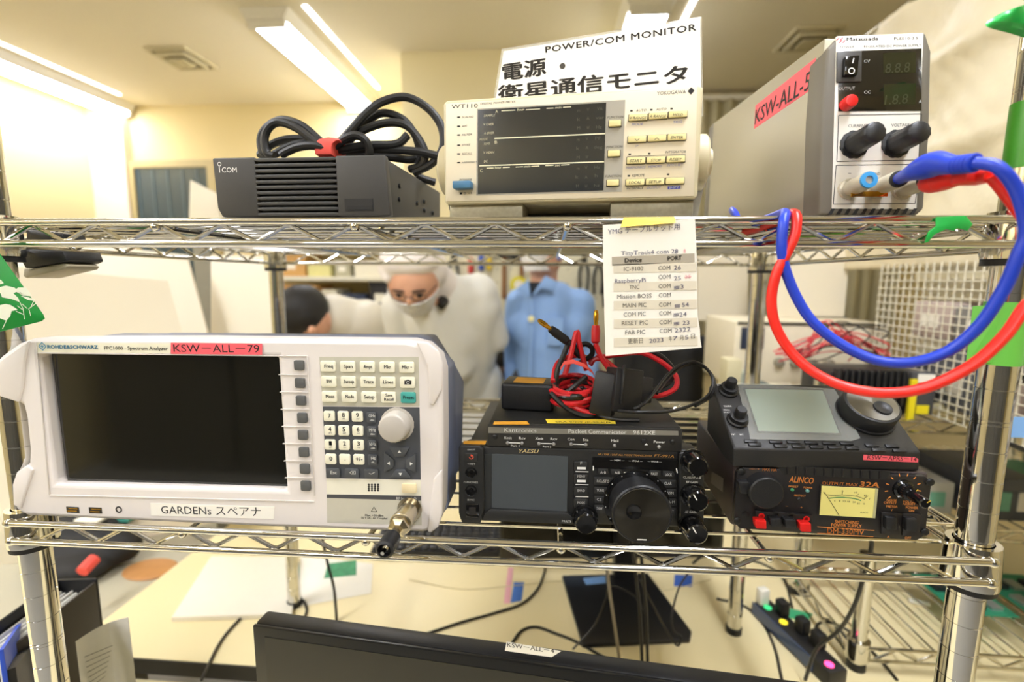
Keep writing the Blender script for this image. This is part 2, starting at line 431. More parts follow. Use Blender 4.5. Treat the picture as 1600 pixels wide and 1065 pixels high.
for x in (bx0+40, bx1-40): MB().cyl((x, 100, 0), (x, 100, 5), 8, 9).build('foot', BLACKRB, an)
yb = FY-.2
for pts in ([(590, 92), (640, 94), (690, 132), (706, 180), (706, 300), (668, 372), (648, 366), (640, 200), (612, 140)], [(668, 690), (704, 650), (706, 840), (690, 900), (655, 928), (640, 922), (652, 800)]):
    MB().prism([xz(AN, c2(*p), FY) for p in pts], FY-2.2, FY+1).build('corner_bumper', M_ANW, an, bevel=1.8, seg=3)
for pts in ([(150, 98), (60, 160), (-40, 230), (-60, 300), (10, 372), (100, 400), (120, 330), (130, 200)], [(140, 705), (170, 730), (130, 850), (110, 920), (75, 900), (70, 800), (90, 740)]):
    MB().prism([xz(AN, c1(*p), FY) for p in pts], FY-2.0, FY+1).build('corner_bumper', M_ANW, an, bevel=1.8, seg=3)
def face_poly(pts, y, th): return MB().prism([xz(AN, p, y) for p in pts], y, y+th)
# raised frame round the screen and soft keys, and the dividers between the soft keys
def rail(p, q, w=1.0, d=.9):
    a, b = Vector(AN.L(p, FY)), Vector(AN.L(q, FY)); u = (b-a).normalized(); n = Vector((-u.z, 0, u.x))*(w/2)
    return MB().prism([((a+n).x, (a+n).z), ((b+n).x, (b+n).z), ((b-n).x, (b-n).z), ((a-n).x, (a-n).z)], FY-d, FY+.5)
M_RAIL = mat('analyzer_ridge', 'd8d0c8', .45)
for p, q in ((c1(188, 160), c1(1505, 176)), (c1(1505, 176), c1(1540, 858)), (c1(245, 855), c1(1540, 858+28)), (c1(178, 108), c1(245, 855))):
    rail(p, q).build('frame_ridge', M_RAIL, an, bevel=.3)
for k, yy in enumerate((266, 351, 435, 519, 603, 687, 770)):
    rail(c1(1366+k*5, yy), c1(1508+k*4, yy+2), .7).build('divider', M_RAIL, an)
face_poly([c1(180, 110), c1(835, 113), c1(833, 162), c1(185, 157)], FY-.15, .3).build('brand_strip', mat('brand_strip', 'f1ecd2', .5), an)
M_SOFT = mat('key_grey', '5a5a58', .5); M_KEYW = mat('key_cream', 'f4efd6', .45); M_KEYD = mat('key_dark', '4b4d50', .5)
def key(fr, c, wpx, hpx, m, parent, y, th=1.8, bevel=.5, name='key', rnd=None, seg=2):
    """cap centred on pixel point c of plane y, size given as measured there"""
    a = fr.L(c, y); s = (fr.L((c[0]+10, c[1]), y)-fr.L((c[0]-10, c[1]), y)).length/20; t = (fr.L((c[0], c[1]+10), y)-fr.L((c[0], c[1]-10), y)).length/20
    w, h = wpx*s, hpx*t; r = rnd if rnd is not None else min(w, h)*.16
    poly = []
    for (cx, cz, a0) in ((w/2-r, h/2-r, 0), (-w/2+r, h/2-r, 90), (-w/2+r, -h/2+r, 180), (w/2-r, -h/2+r, 270)):
        for k in range(4): t_ = R(a0+30*k); poly.append((cx+r*math.cos(t_), cz+r*math.sin(t_)))
    me = MB().prism(poly, -th, 0).mesh(name, bevel=bevel, seg=seg)
    return obj(name, me, m, parent, loc=(a.x, y, a.z))
def key_text(fr, o, c, body, wpx, hpx, y, m=INKK, dy=0, **k):
    i = Ink(); s = 1
    a = fr.L((c[0]-wpx/2, c[1]+hpx/2+dy), y); b = fr.L((c[0]+wpx/2, c[1]+hpx/2+dy), y)
    t = (fr.L((c[0], c[1]-hpx), y)-fr.L(c, y)).length
    off = Vector(o.location)/MM
    i.put(body, a-off, b-off, t, **k); return i.build('legend', m, o)
for p in ((80, 196), (84, 273), (88, 350), (94, 425), (97, 500), (101, 575), (105, 648), (109, 722)):
    key(AN, c2(*p), 15.4, 15.4, M_SOFT, an, FY, name='soft_key', th=2.2)
face_poly([c2(165, 160), c2(600, 160), c2(604, 378), c2(180, 375)], yb, .4).build('function_panel', mat('panel_greige', 'c3bfac', .5), an)
face_poly([c2(180, 378), c2(604, 382), c2(609, 699), c2(195, 690)], yb, .4).build('number_panel', mat('panel_slate', '4a4c50', .5), an)
face_poly([c2(196, 694), c2(609, 701), c2(611, 768), c2(198, 762)], yb, .4).build('speaker_panel', mat('panel_white', 'efead6', .5), an)
face_poly([c2(198, 762), c2(611, 770), c2(611, 790), c2(198, 778)], yb-.1, .5).build('input_strip', mat('panel_slate2', '4a4a4c', .5), an)
face_poly([c2(198, 778), c2(612, 790), c2(614, 898), c2(200, 886)], yb, .4).build('input_panel', mat('panel_greige2', 'c8c3b1', .5), an)
KT = yb-2.0
fk = [['Freq', 'Span', 'Ampt', 'Mkr', 'Mkr ▸'], ['BW', 'Sweep', 'Trace', 'Lines', None], ['Meas', 'Mode', 'Setup', 'Save\nRecall', 'Preset']]
M_TEAL = mat('key_teal', '46a59a', .45)
for r_ in range(3):
    for k in range(5):
        c = c2(206+86*k+r_*3.2, 201+66*r_+k*1.1)
        kk = key(AN, c, 23.5, 17, M_TEAL if (r_, k) == (2, 4) else M_KEYW, an, yb, name='function_key')
        s_ = fk[r_][k]
        if s_ == 'Save\nRecall':
            key_text(AN, kk, (c[0], c[1]-3), 'Save', 11, 4.6, KT, bold=.02); key_text(AN, kk, (c[0], c[1]+3.5), 'Recall', 15, 4.6, KT, bold=.02)
        elif s_: key_text(AN, kk, c, s_, {2: 9, 3: 11, 4: 13.5, 5: 16, 6: 17}[len(s_)], 5.4, KT, bold=.02)
        else:
            i = Ink(); L = lambda p: AN.L(p, KT)-Vector(kk.location)/MM
            i.poly([L((c[0]-5.5, c[1]+3.6)), L((c[0]+5.5, c[1]+3.6)), L((c[0]+5.5, c[1]-2.6)), L((c[0]+2.6, c[1]-2.6)), L((c[0]+1.8, c[1]-4)), L((c[0]-1.8, c[1]-4)), L((c[0]-2.6, c[1]-2.6)), L((c[0]-5.5, c[1]-2.6))])
            i.build('camera_symbol', INKK, kk)
            j = Ink(); q = L((c[0], c[1]+.6)); j.ring((q.x, q.y-.1, q.z), 1.4, .35); j.build('lens_ring', INKW, kk)
nums = [('7', ''), ('8', 'abc'), ('9', 'def'), ('4', 'ghi'), ('5', 'jkl'), ('6', 'mno'), ('1', 'pqrs'), ('2', 'tuv'), ('3', 'wxyz'), ('0', ''), ('.', ''), ('+/-', '')]
for i_, (s_, sub_) in enumerate(nums):
    r_, k = divmod(i_, 3); c = c2(211+61.5*k+r_*2.3, 418+62.5*r_+k*.8)
    kk = key(AN, c, 17, 16, M_KEYW, an, yb, name='number_key')
    key_text(AN, kk, (c[0]-.5, c[1]-(1.5 if sub_ else 0)), s_, 11 if len(s_) > 1 else (4.6 if s_ != '.' else 1.4), 6.5 if s_ != '.' else 5, KT, bold=.02)
    if sub_: key_text(AN, kk, (c[0], c[1]+4.2), sub_, 5, 2.4, KT, M_SOFT)
for r_, (a_, b_) in enumerate((('GHz', '-dBm'), ('MHz', 'dBm'), ('kHz', 'dB'), ('Hz', 'dB..'))):
    c = c2(396+2*r_, 424+61.7*r_); kk = key(AN, c, 15, 16.5, M_KEYD, an, yb, name='unit_key')
    key_text(AN, kk, (c[0], c[1]-2), a_, 10.5 if len(a_) > 2 else 7, 4.8, KT, INKW, bold=.02); key_text(AN, kk, (c[0], c[1]+4.6), b_, 7, 2.4, KT, INKW, bold=.03)
for c, s_ in ((c2(228, 667), 'Esc'), (c2(311, 668), '⌫'), (c2(396, 670), '✓')):
    kk = key(AN, c, 22, 15, M_KEYD, an, yb, name='edit_key'); key_text(AN, kk, c, s_, 10, 5, KT, INKW, bold=.02)
for pts, s_ in (([(470, 557), (560, 557), (538, 598), (496, 598)], '▴'), ([(449, 580), (491, 612), (491, 645), (449, 668)], '◂'), ([(586, 585), (588, 669), (546, 648), (544, 612)], '▸'), ([(500, 655), (540, 655), (566, 690), (474, 690)], '▾')):
    cx = sum(p[0] for p in pts)/4; cz = sum(p[1] for p in pts)/4
    b = face_poly([c2(*p) for p in pts], yb-2, 2).build('arrow_key', M_KEYD, an, bevel=.5)
    c = c2(cx, cz); t = Ink(); q = AN.L(c, yb-2.1)
    dx, dz = {'▴': (0, 1), '◂': (-1, 0), '▸': (1, 0), '▾': (0, -1)}[s_]
    t.poly([(q.x+dx*1.8, q.y, q.z+dz*1.8), (q.x-dz*1.6-dx*.8, q.y, q.z+dx*1.6-dz*.8), (q.x+dz*1.6-dx*.8, q.y, q.z-dx*1.6-dz*.8)]).build('arrow_mark', INKW, b)
q = AN.L(c2(507, 455), yb)
MB().lathe((q.x, yb, q.z), (0, -1, 0), [(15, 0), (15, 1.2), (12.8, 1.4), (12.6, 12), (11.8, 13.4), (10.5, 14)], 40, flute=.02, fn=20).build('rotary_knob', mat('knob_grey', 'bdb6ab', .45), an, ang=50)
pk = key(AN, c2(560, 733), 22.5, 15, mat('key_amber', 'f0dfb4', .45), an, yb, name='power_key')
k_ = Ink()
for r_ in range(4):
    for k in range(4): q = AN.L(c2(382+13.5*k, 720+8.5*r_), yb-.15); k_.disc((q.x, yb-.15, q.z), .95)
k_.build('speaker_holes', INKK, an)
# rf input: nickel jack and the adaptor plugged into it
q = AN.L(c2(562, 826), yb); X, Z = q.x, q.z
MB().lathe((X, yb, Z), (0, -1, 0), [(11, 0), (11, 1.5), (8.6, 1.6), (8.6, 22), (9.4, 22.2), (9.4, 27), (7.5, 28)], 28).build('input_jack', NICKEL, an)
MB().lathe((X, yb-28, Z), (0, -1, 0), [(8.4, 0), (8.6, 5), (6, 6), (4, 7), (3.6, 22)], 6).build('jack_nut', NICKEL, an, ang=20)
plug = MB().lathe((X, yb-50, Z), (0, -1, 0), [(5, -3), (6.9, -2)]+[(7.0 if k % 2 else 6.5, k*2.2) for k in range(8)]+[(5.2, 16.5), (4.6, 11)], 26).build('terminator', BLACKPL, an)
MB().lathe((X, yb-58, Z), (0, -1, 0), [(3.0, 0), (3.0, 6), (1.7, 7), (1.4, 12)], 16).build('pin', CHROME, plug)
# sockets
for p in ((357, 927), (468, 930)):
    q = AN.L(c1(*p), FY); u = MB().box(q.x-6.4, q.x+6.4, FY-.3, FY+6, q.z-2.9, q.z+2.9).build('usb_port', mat('port_dark', '2a261c', .4), an)
    MB().box(q.x-5.2, q.x+4.4, FY-.5, FY, q.z-1.6, q.z-.6).box(q.x-4, q.x+5.4, FY-.5, FY, q.z+.9, q.z+1.7).build('contact', GOLD, u)
q = AN.L(c1(582, 926), FY)
MB().lathe((q.x, FY, q.z), (0, -1, 0), [(3.2, -2), (3.2, .3), (2.0, .3), (1.9, -1)], 20).build('phone_jack', INKK, an)
# printing
i = Ink()
for (s_, a_, b_, h_, bo) in (('FPC1000', (510, 144), (602, 145), 16, .01), ('· Spectrum Analyzer', (612, 145), (822, 147), 17, .01)):
    i.px(AN, s_, c1(*a_), c1(*b_), h_/3.13, FY-.45, bold=bo)
i.px(AN, 'Max. +30 dBm', c2(366, 858), c2(446, 860), 3.2, yb-.1, bold=.015); i.px(AN, '50 V DC, AC Coupled', c2(349, 869), c2(463, 872), 3.2, yb-.1, bold=.015)
i.build('printing', INKK, an); i = Ink()
q = AN.L(c2(405, 838), yb-.1); i.bar((q.x-2.6, yb-.1, q.z), (q.x+2.6, yb-.1, q.z), .5).bar((q.x-2.6, yb-.1, q.z), (q.x, yb-.1, q.z+4.4), .5, up=(0, 0, 1)).bar((q.x+2.6, yb-.1, q.z), (q.x, yb-.1, q.z+4.4), .5)
i.build('warning_symbol', INKK, an)
i = Ink(); i.px(AN, 'ROHDE&SCHWARZ', c1(232, 139), c1(480, 141), 5.6, FY-.45, bold=.035)
q = AN.L(c1(207, 128), FY-.45)
for k in range(4):
    dx, dz = ((1, 0), (0, 1), (-1, 0), (0, -1))[k]; ex, ez = -dz, dx; o_ = Vector((q.x, q.y, q.z))
    A = [(3.6*dx, 3.6*dz), (3.6*ex, 3.6*ez)]; i.bar(o_+Vector((A[0][0], 0, A[0][1])), o_+Vector((A[1][0], 0, A[1][1])), .8); i.bar(o_+Vector((1.9*dx, 0, 1.9*dz)), o_+Vector((.5*ex, 0, .5*ez)), .7)
i.build('maker_mark', mat('ink_blue', '4b93b5', .5), an)
i = Ink(); i.px(AN, 'RF Input 50 Ω', c2(503, 786), c2(590, 788), 4.2, yb-.3, bold=.02); i.build('input_legend', INKW, an)
def sticker(fr, pts, y, m, parent, name='sticker', th=.25):
    return MB().prism([xz(fr, p, y) for p in pts], y-th, y).build(name, m, parent)
s_ = sticker(AN, [c1(837, 110), c1(1283, 115), c1(1283, 169), c1(837, 165)], FY-1.0, REDLBL, an, 'red_label')
Ink().px(AN, 'KSW－ALL－79', c1(850, 155), c1(1270, 158), 11.5, FY-1.35).build('lettering', INKK, s_)
s_ = sticker(AN, [c1(737, 895), c1(1343, 913), c1(1340, 972), c1(740, 955)], FY-.1, PAPER, an, 'white_label')
Ink().px(AN, 'GARDENs スペアナ', c1(790, 945), c1(1278, 957), 11.5, FY-.45).build('lettering', INKK, s_)
# ================================================================== radio main unit with the coiled cable (top shelf)
IC = Frame((199.08, 21.96, 1414), 1.56, 0, -1.13); cI = crop(320, 130, 3.945)
ic = thing('radio_main_unit', IC, 'black ribbed radio unit with a white maker name on the top shelf', 'radio')
W_, H_, D_ = 161.9, 52.0, 205
M_ICB = mat('radio_black', '3d3b37', .5, bump=.2, bscale=1500)
gx0, gx1 = xz(IC, cI(320, 640), 0)[0], xz(IC, cI(812, 640), 0)[0]
MB().prism([(3, 1), (W_-4, 1), (W_-3, H_-1), (0, H_)], 8, D_).build('case', M_ICB, ic, bevel=1.5)
MB().prism([(5, 0), (gx0, 0), (gx0, H_), (0, H_), (1, 8)], 0, 9).build('front_panel', M_ICB, ic, bevel=1.6, seg=3)
MB().prism([(gx1, 0), (W_+2, 0), (W_-1, H_), (gx1, H_)], 0, 9).build('front_panel', M_ICB, ic, bevel=1.6, seg=3)
MB().box(gx0, gx1, 5, 9, 1, H_-1).build('grille_back', mat('grille_dark', '121110', .7), ic)
n = 10
for k in range(n+1):
    z = 2.2+(H_-4.6)*k/n
    MB().prism([(gx0-1, z-1.1), (gx0+4, z-1.5), (gx1-4, z-1.5), (gx1+1, z-1.1), (gx1+1, z+1.1), (gx1-4, z+1.5), (gx0+4, z+1.5), (gx0-1, z+1.1)], .2, 6).build('grille_slat', M_ICB, ic, bevel=.4)
a = xz(IC, cI(862, 712), 0); b = xz(IC, cI(1040, 787), 0)
MB().box(a[0], b[0], -.4, .5, b[1], a[1]).build('slot_cover', mat('slot_black', '1d1c1b', .4), ic)
MB().box(a[0]+2, b[0]-1, -.9, .2, b[1]+1.2, b[1]+4.4).build('slot', mat('slot_deep', '0c0c0c', .5), ic)
for u, v in ((1202, 632), (1202, 715), (1312, 740), (1355, 730), (1408, 800), (1356, 785)):
    p = IC.L(cI(u, v), W_-2.5, axis=0); MB().lathe((W_-4, p.y, p.z), (1, 0, 0), [(2.4, 0), (2.4, 2), (1.6, 2.6)], 14).build('screw', DARKMET, ic)
for x in (22, W_-22):
    for y in (26, D_-30): MB().cyl((x, y, -6), (x, y, 2), 7).build('foot', BLACKRB, ic)
q = IC.L(cI(90, 498), -.15); i = Ink(); i.ring((q.x, -.15, q.z), 1.9, .55); q2 = IC.L(cI(92, 550), -.15); i.bar((q2.x, -.15, q2.z), (q2.x, -.15, q.z-2.6), .9, up=(1, 0, 0))
i.px(IC, 'COM', cI(106, 549), cI(198, 549), 8, -.15, bold=.0); i.build('maker_mark', INKW, ic)
# coiled black cable tied with a red strap
def wire_px(c, pts): return [aty(*c(u, v), y) for (u, v, y) in pts]
coil = thing('coiled_cable', (270, 110, 1466), 'thick black cable coiled on the black radio unit with a red strap', 'cable')
O_ = Vector((270, 110, 1466)); M_CAB = mat('cable_black', '191816', .5, bump=.1)
def on(o, pts): return [Vector(p)-o for p in pts]
K = 85
strands = [
    [(760, 420, 112), (800, 400, 108), (900, 290, 110), (1000, 180, 116), (1100, 112, 122), (1240, 86, 125), (1370, 150, 125), (1455, 260, 125), (1468, 390, 122), (1405, 490, 122), (1290, 552, 128)],
    [(770, 410, 122), (830, 380, 122), (950, 280, 126), (1050, 200, 130), (1130, 186, 132), (1230, 230, 134), (1300, 330, 136), (1325, 440, 136), (1310, 500, 136)],
    [(780, 415, 116), (840, 405, 116), (940, 310, 118), (1100, 247, 120), (1230, 255, 120), (1310, 330, 122), (1355, 420, 122), (1342, 500, 124), (1265, 530, 130)],
    [(760, 418, 104), (850, 405, 104), (1000, 382, 106), (1180, 375, 112), (1250, 320, 116)],
    [(750, 425, 110), (850, 415, 110), (1050, 408, 112), (1300, 420, 116), (1450, 452, 118)],
    [(770, 410, 98), (860, 345, 96), (930, 322, 96), (990, 350, 97), (1015, 410, 100), (1010, 450, 102)],
    [(760, 395, 104), (700, 345, 104), (600, 262, 108), (480, 226, 112), (392, 265, 114), (346, 340, 114), (360, 430, 112), (420, 450, 112)],
    [(760, 405, 96), (680, 362, 96), (570, 280, 98), (465, 240, 100), (400, 268, 100), (368, 340, 100), (385, 430, 100), (430, 448, 100)],
    [(770, 400, 116), (660, 352, 118), (520, 345, 122), (420, 375, 124), (352, 425, 122), (345, 450, 120)],
    [(770, 412, 92), (680, 385, 92), (580, 392, 94), (500, 425, 96), (470, 446, 96)],
    [(770, 410, 110), (680, 372, 110), (580, 372, 112), (500, 400, 114), (430, 438, 112)],
    [(760, 422, 120), (900, 440, 124), (1100, 452, 130), (1250, 470, 134), (1330, 465, 140)],
    [(1300, 570, 150), (1350, 590, 155), (1420, 612, 160)],
]
for st in strands:
    MB().tube(on(O_, wire_px(cI, st)), 4.3, 10, smooth=6).build('strand', M_CAB, coil)
sp = [aty(*cI(u, v), 90) for u, v in ((678, 438), (672, 380), (700, 342), (760, 330), (820, 338))]
m = MB(); rs = []
for p, q in zip(sp, [aty(*cI(u, v), 86) for u, v in ((780, 438), (778, 400), (785, 370), (805, 352), (830, 350))]):
    rs.append([p-O_, q-O_, q-O_+Vector((0, 34, -3)), p-O_+Vector((0, 34, -3))])
m.loft(rs).build('strap', mat('strap_red', 'f0584c', .8, bump=.3), coil, bevel=1.2)

# ================================================================== digital power meter
WT = Frame((411.79, 19.91, 1424), .27, 0, -5.91); cW = crop(680, 120, 3.636)
wt = thing('power_meter', WT, 'cream digital power meter with three dark display rows on the top shelf', 'instrument')
Ww, Wh, Wd = 211.0, 86.0, 210
M_WTC = mat('meter_cream', 'f1e3c4', .45, var=.015); M_WTG = mat('meter_grey', 'a8a293', .5); M_WTD = mat('meter_trim', 'd8cca6', .45)
MB().box(3, Ww-3, 12, Wd, 1, Wh-1).build('case', mat('meter_case', 'd9d0b4', .5), wt, bevel=2)
fb = MB().prism([(0, 2), (2, 0), (Ww-2, 0), (Ww, 2), (Ww, Wh-3), (Ww-3, Wh), (3, Wh), (0, Wh-3)], 0, 14).build('front_frame', M_WTD, wt, bevel=2.2, seg=3)
MB().prism([xz(WT, cW(*p), -.6) for p in ((60, 152), (1490, 56), (1470, 678), (62, 708))], -.8, 1).build('front_panel', M_WTC, wt, bevel=.5)
def wpoly(pts, y, th): return MB().prism([xz(WT, cW(*p), y) for p in pts], y, y+th)
wpoly([(236, 182), (1080, 130), (1060, 652), (234, 674)], -1.0, .4).build('display_surround', mat('meter_surround', 'b0aa9a', .5), wt)
dp = wpoly([(243, 188), (972, 146), (956, 645), (242, 665)], -1.3, .5).build('display', mat('meter_display', '24282b', .15, coat=.3), wt)
M_WKEY = mat('key_yellow', 'f3e3a0', .45)
M_RIM = mat('key_rim', '4a4334', .5)
def wkey(u, v, w, h, name, m=M_WKEY, th=2.2):
    rim = key(WT, cW(u, v), (w+8)/3.636, (h+8)/3.636, M_RIM, wt, -.8, th=.5, bevel=.1, name='key_rim', rnd=.6)
    return key(WT, cW(u, v), w/3.636, h/3.636, m, wt, -1.2, th=th, bevel=.4, name=name, rnd=.5)
YW = -3.5
for p in ((1021, 267), (1015, 437), (1009, 603)): wkey(*p, 68, 34, 'function_key')
rows = [((1152, 233), ('V RANGE', 'A RANGE', 'HOLD'), -9), ((1146, 356), ('∨', '∧', 'ENTER'), -6), ((1140, 477), ('START', 'STOP', 'RESET'), -4), ((1135, 600), ('LOCAL', 'SETUP', ''), -4)]
for (u, v), names, dv in rows:
    for k, s_ in enumerate(names):
        c = (u+113*k, v+dv*k); kk = wkey(*c, 103, 34, 'range_key')
        if s_: key_text(WT, kk, cW(*c), s_, (len(s_)*13+4 if len(s_) > 1 else 30)/3.636, 4.3 if len(s_) > 1 else 4, YW, shear=.2 if len(s_) > 1 else 0)
pb = key(WT, cW(166, 622), 28, 11.5, mat('power_blue', '46789a', .4), wt, -.8, th=9, bevel=1.0, name='power_button', rnd=1.0)
i = Ink(); Y1 = -.95
i.px(WT, 'WT110', cW(92, 180), cW(242, 174), 6.2, Y1); i.px(WT, 'DIGITAL POWER METER', cW(256, 159), cW(456, 146), 3.2, Y1, shear=.2)
i.px(WT, 'YOKOGAWA', cW(1260, 104), cW(1424, 94), 5.6, Y1); q = WT.L(cW(1454, 80), Y1); i.poly([(q.x-2.6, Y1, q.z), (q.x, Y1, q.z-2.8), (q.x+2.6, Y1, q.z), (q.x, Y1, q.z+2.8)])
for s_, v in (('SCALING', 228), ('AVG', 280), ('FILTER', 329), ('STORE', 387), ('RECALL', 437), ('HARMONICS', 486)):
    i.px(WT, s_, cW(152, v+6), cW(152+len(s_)*9.5, v+3), 3.0, Y1, shear=.2); a, b = WT.L(cW(125, v+1), Y1), WT.L(cW(142, v+1), Y1); i.bar(a, b, 1.2)
i.px(WT, 'POWER', cW(137, 593), cW(208, 590), 3.6, Y1, shear=.2); i.px(WT, '■ O  ▪ I', cW(140, 668), cW(206, 665), 3.0, Y1)
for u, v in ((978, 237), (972, 406), (966, 572)): i.px(WT, 'FUNCTION', cW(u, v), cW(u+92, v-4), 3.6, Y1-.3, shear=.2)
for s_, u, v, w in (('AUTO', 1140, 198, 60), ('AUTO', 1254, 192, 60), ('INTEGRATOR', 1306, 435, 118), ('REMOTE', 1118, 568, 72), ('INTERFACE', 1087, 640, 96)):
    i.px(WT, s_, cW(u, v), cW(u+w, v-3), 3.8, Y1, shear=.2)
for u, v in ((1115, 193), (1228, 187), (1343, 180), (1105, 440), (1216, 436), (1100, 562), (1323, 554)): i.bar(WT.L(cW(u-7, v), Y1), WT.L(cW(u+7, v), Y1), 1.3)
i.bar(WT.L(cW(1090, 452), Y1), WT.L(cW(1423, 440), Y1), .3)
i.build('printing', INKK, wt)
i = Ink(); 
for s_, u, v, w in (('MODE', 1116, 277, 66), ('TRIG', 1352, 264, 52), ('HARMONICS', 1084, 522, 110), ('MEMORY', 1210, 518, 80), ('INTEG SET', 1316, 508, 92), ('OUTPUT', 1202, 637, 82), ('>', 1136, 400, 20)):
    i.px(WT, s_, cW(u, v), cW(u+w, v-4), 3.6, Y1, shear=.2)
i.build('blue_printing', mat('ink_violet', '8f8fc8', .5), wt)
b = wpoly([(1321, 622), (1393, 618), (1392, 635), (1321, 639)], Y1-.1, .2).build('shift_tag', mat('tag_blue', '5657c4', .5), wt)
Ink().px(WT, 'SHIFT', cW(1328, 636), cW(1386, 632), 3.2, Y1-.25, shear=.2).build('lettering', INKW, b)
i = Ink(); Y2 = -1.5
for s_, u, v, w in (('SAMPLE', 275, 227, 66), ('V OVER', 274, 277, 58), ('A OVER', 276, 327, 58), ('MODE', 252, 362, 46), ('RMS', 276, 387, 36), ('V MEAN', 274, 437, 62), ('DC', 276, 487, 22), ('A', 342, 206, 15), ('B', 338, 381, 15), ('C', 256, 542, 15),
                    ('hour', 465, 193, 42), ('min', 680, 181, 38), ('hour', 338, 522, 40), ('min', 505, 515, 36), ('sec', 680, 508, 30)):
    i.px(WT, s_, cW(u, v), cW(u+w, v-2), 3.7 if len(s_) > 1 else 5, Y2, shear=.2 if len(s_) > 1 else 0, bold=.02)
for u0, v0, u1, v1, t in ((376, 193, 455, 189, .7), (515, 187, 596, 182, .7), (632, 179, 672, 177, .7), (726, 173, 772, 170, .7), (336, 350, 965, 322, 1.0), (250, 505, 960, 482, 1.0), (292, 518, 332, 517, .7), (384, 515, 424, 513, .7), (457, 512, 500, 510, .7), (546, 508, 592, 506, .7), (626, 504, 672, 502, .7), (716, 501, 764, 498, .7)):
    i.bar(WT.L(cW(u0, v0), Y2), WT.L(cW(u1, v1), Y2), t)
i.build('display_printing', mat('ink_ivory', 'efe9c8', .5), wt)
i = Ink()
for (u, v, s_) in ((815, 200, 'm'), (868, 195, 'V'), (935, 190, 'VA'), (815, 250, 'k'), (868, 245, 'A'), (935, 240, 'var'), (815, 300, 'M'), (868, 298, 'W'), (930, 294, 'Hz'), (812, 365, 'm'), (862, 360, 'V'), (925, 357, 'PF'), (810, 415, 'k'), (862, 412, 'A'), (925, 408, 'deg'), (812, 467, 'M'), (862, 465, 'W'), (812, 528, 'm'), (857, 525, 'V'), (920, 523, 'Hz'), (806, 578, 'k'), (857, 578, 'A'), (915, 570, 'h'), (808, 630, 'M'), (857, 630, 'W'), (918, 626, 'hz')):
    i.px(WT, s_, cW(u-10*len(s_)*.8, v), cW(u+10*len(s_)*.8, v-1), 5, Y2)
i.build('unit_marks', mat('ink_dim', '41463c', .4), wt)
# carrying handle: side discs and bail folded back underneath
for s, x in ((-1, -1), (1, Ww+1)):
    h = MB().lathe((x, 34, 35), (s, 0, 0), [(23, -3), (23, 8), (21, 10), (11, 11), (11, 14), (4, 15)], 32).build('handle_hub', M_WTD, wt)
    MB().prism([(34-14, 35), (34+14, 35), (110, -6), (60, -8)], x+s*3, x+s*11, 'x').build('handle_arm', M_WTG, wt, bevel=1)
MB().cyl((-6, 84, -6), (Ww+6, 84, -6), 7).build('handle_bar', M_WTG, wt)
for u in (290, 1225):
    q = WT.L(cW(u, 770), 8); MB().box(q.x-33, q.x+33, 6, 40, -14.5, .5).build('foot', mat('foot_metal', 'a49d86', .45, .5, var=.2, scale=300), wt, bevel=.8)
# ================================================================== card sign in a clear holder standing on the meter
SG = Frame(aty(770, 145, 95), -4, 0, -7)
cS = crop(760, 0, 4.444)
a = SG.L((787, 82)); SG0 = WT.W((100, 70, Wh)); 
z0 = SG.loc((0, 0, SG0.z)).z; xs = [SG.L(p).x for p in ((768, 150), (1096, 135))]; zt = (SG.L((787, 80)).z+SG.L((1094, 29)).z)/2
SG = Frame(SG.W(((xs[0]+xs[1])/2, 0, SG.loc(SG0).z)), -4, 0, -7)
TL, TR = SG.L((787, 80)), SG.L((1094, 29)); BLx = SG.L((768, 150)).x; BRx = SG.L((1097, 140)).x
sg = thing('card_sign', SG, 'white card sign in a clear holder standing on the cream power meter', 'sign')
MB().prism([(BLx, 0), (BRx, 0), (TR.x, TR.z), (TL.x, TL.z)], 0, .6).build('card', PAPER, sg)
M_ACR = mat('acrylic', 'f4f2e6', .08, alpha=.22, spec=.6)
MB().prism([(BLx-3, 0), (BRx+2.5, 0), (TR.x+1.5, TR.z+3), (TL.x-2.5, TL.z+3.5)], 1.6, 3.6).build('holder', M_ACR, sg, bevel=.5)
MB().box(BLx, BRx, 3.6, 50, 0, 2).build('holder_base', M_ACR, sg, bevel=.5)
i = Ink()
i.px(SG, 'POWER/COM MONITOR', cS(410, 366), cS(1458, 210), 9.6, -.2, space=1.1, bold=.018)
i.px(SG, '電源', cS(110, 553), cS(418, 508), 20, -.2, bold=.03); q = SG.L(cS(528, 458), -.2); i.disc((q.x, -.2, q.z), 2.8)
i.px(SG, '衛星通信モニタ', cS(78, 704), cS(1400, 562), 20, -.2, bold=.03)
i.build('lettering', mat('ink_sign', '3b352b', .6), sg)
# pale plastic liner lying on the upper shelf
ln = thing('shelf_liner', (430, 232, 1407.6), 'pale plastic liner sheet lying on the upper shelf', 'liner')
MB().box(-350, 350, -205, 205, 0, .5).build('sheet', mat('liner_pale', 'dcd8c8', .35, alpha=.75, var=.04, scale=9), ln)
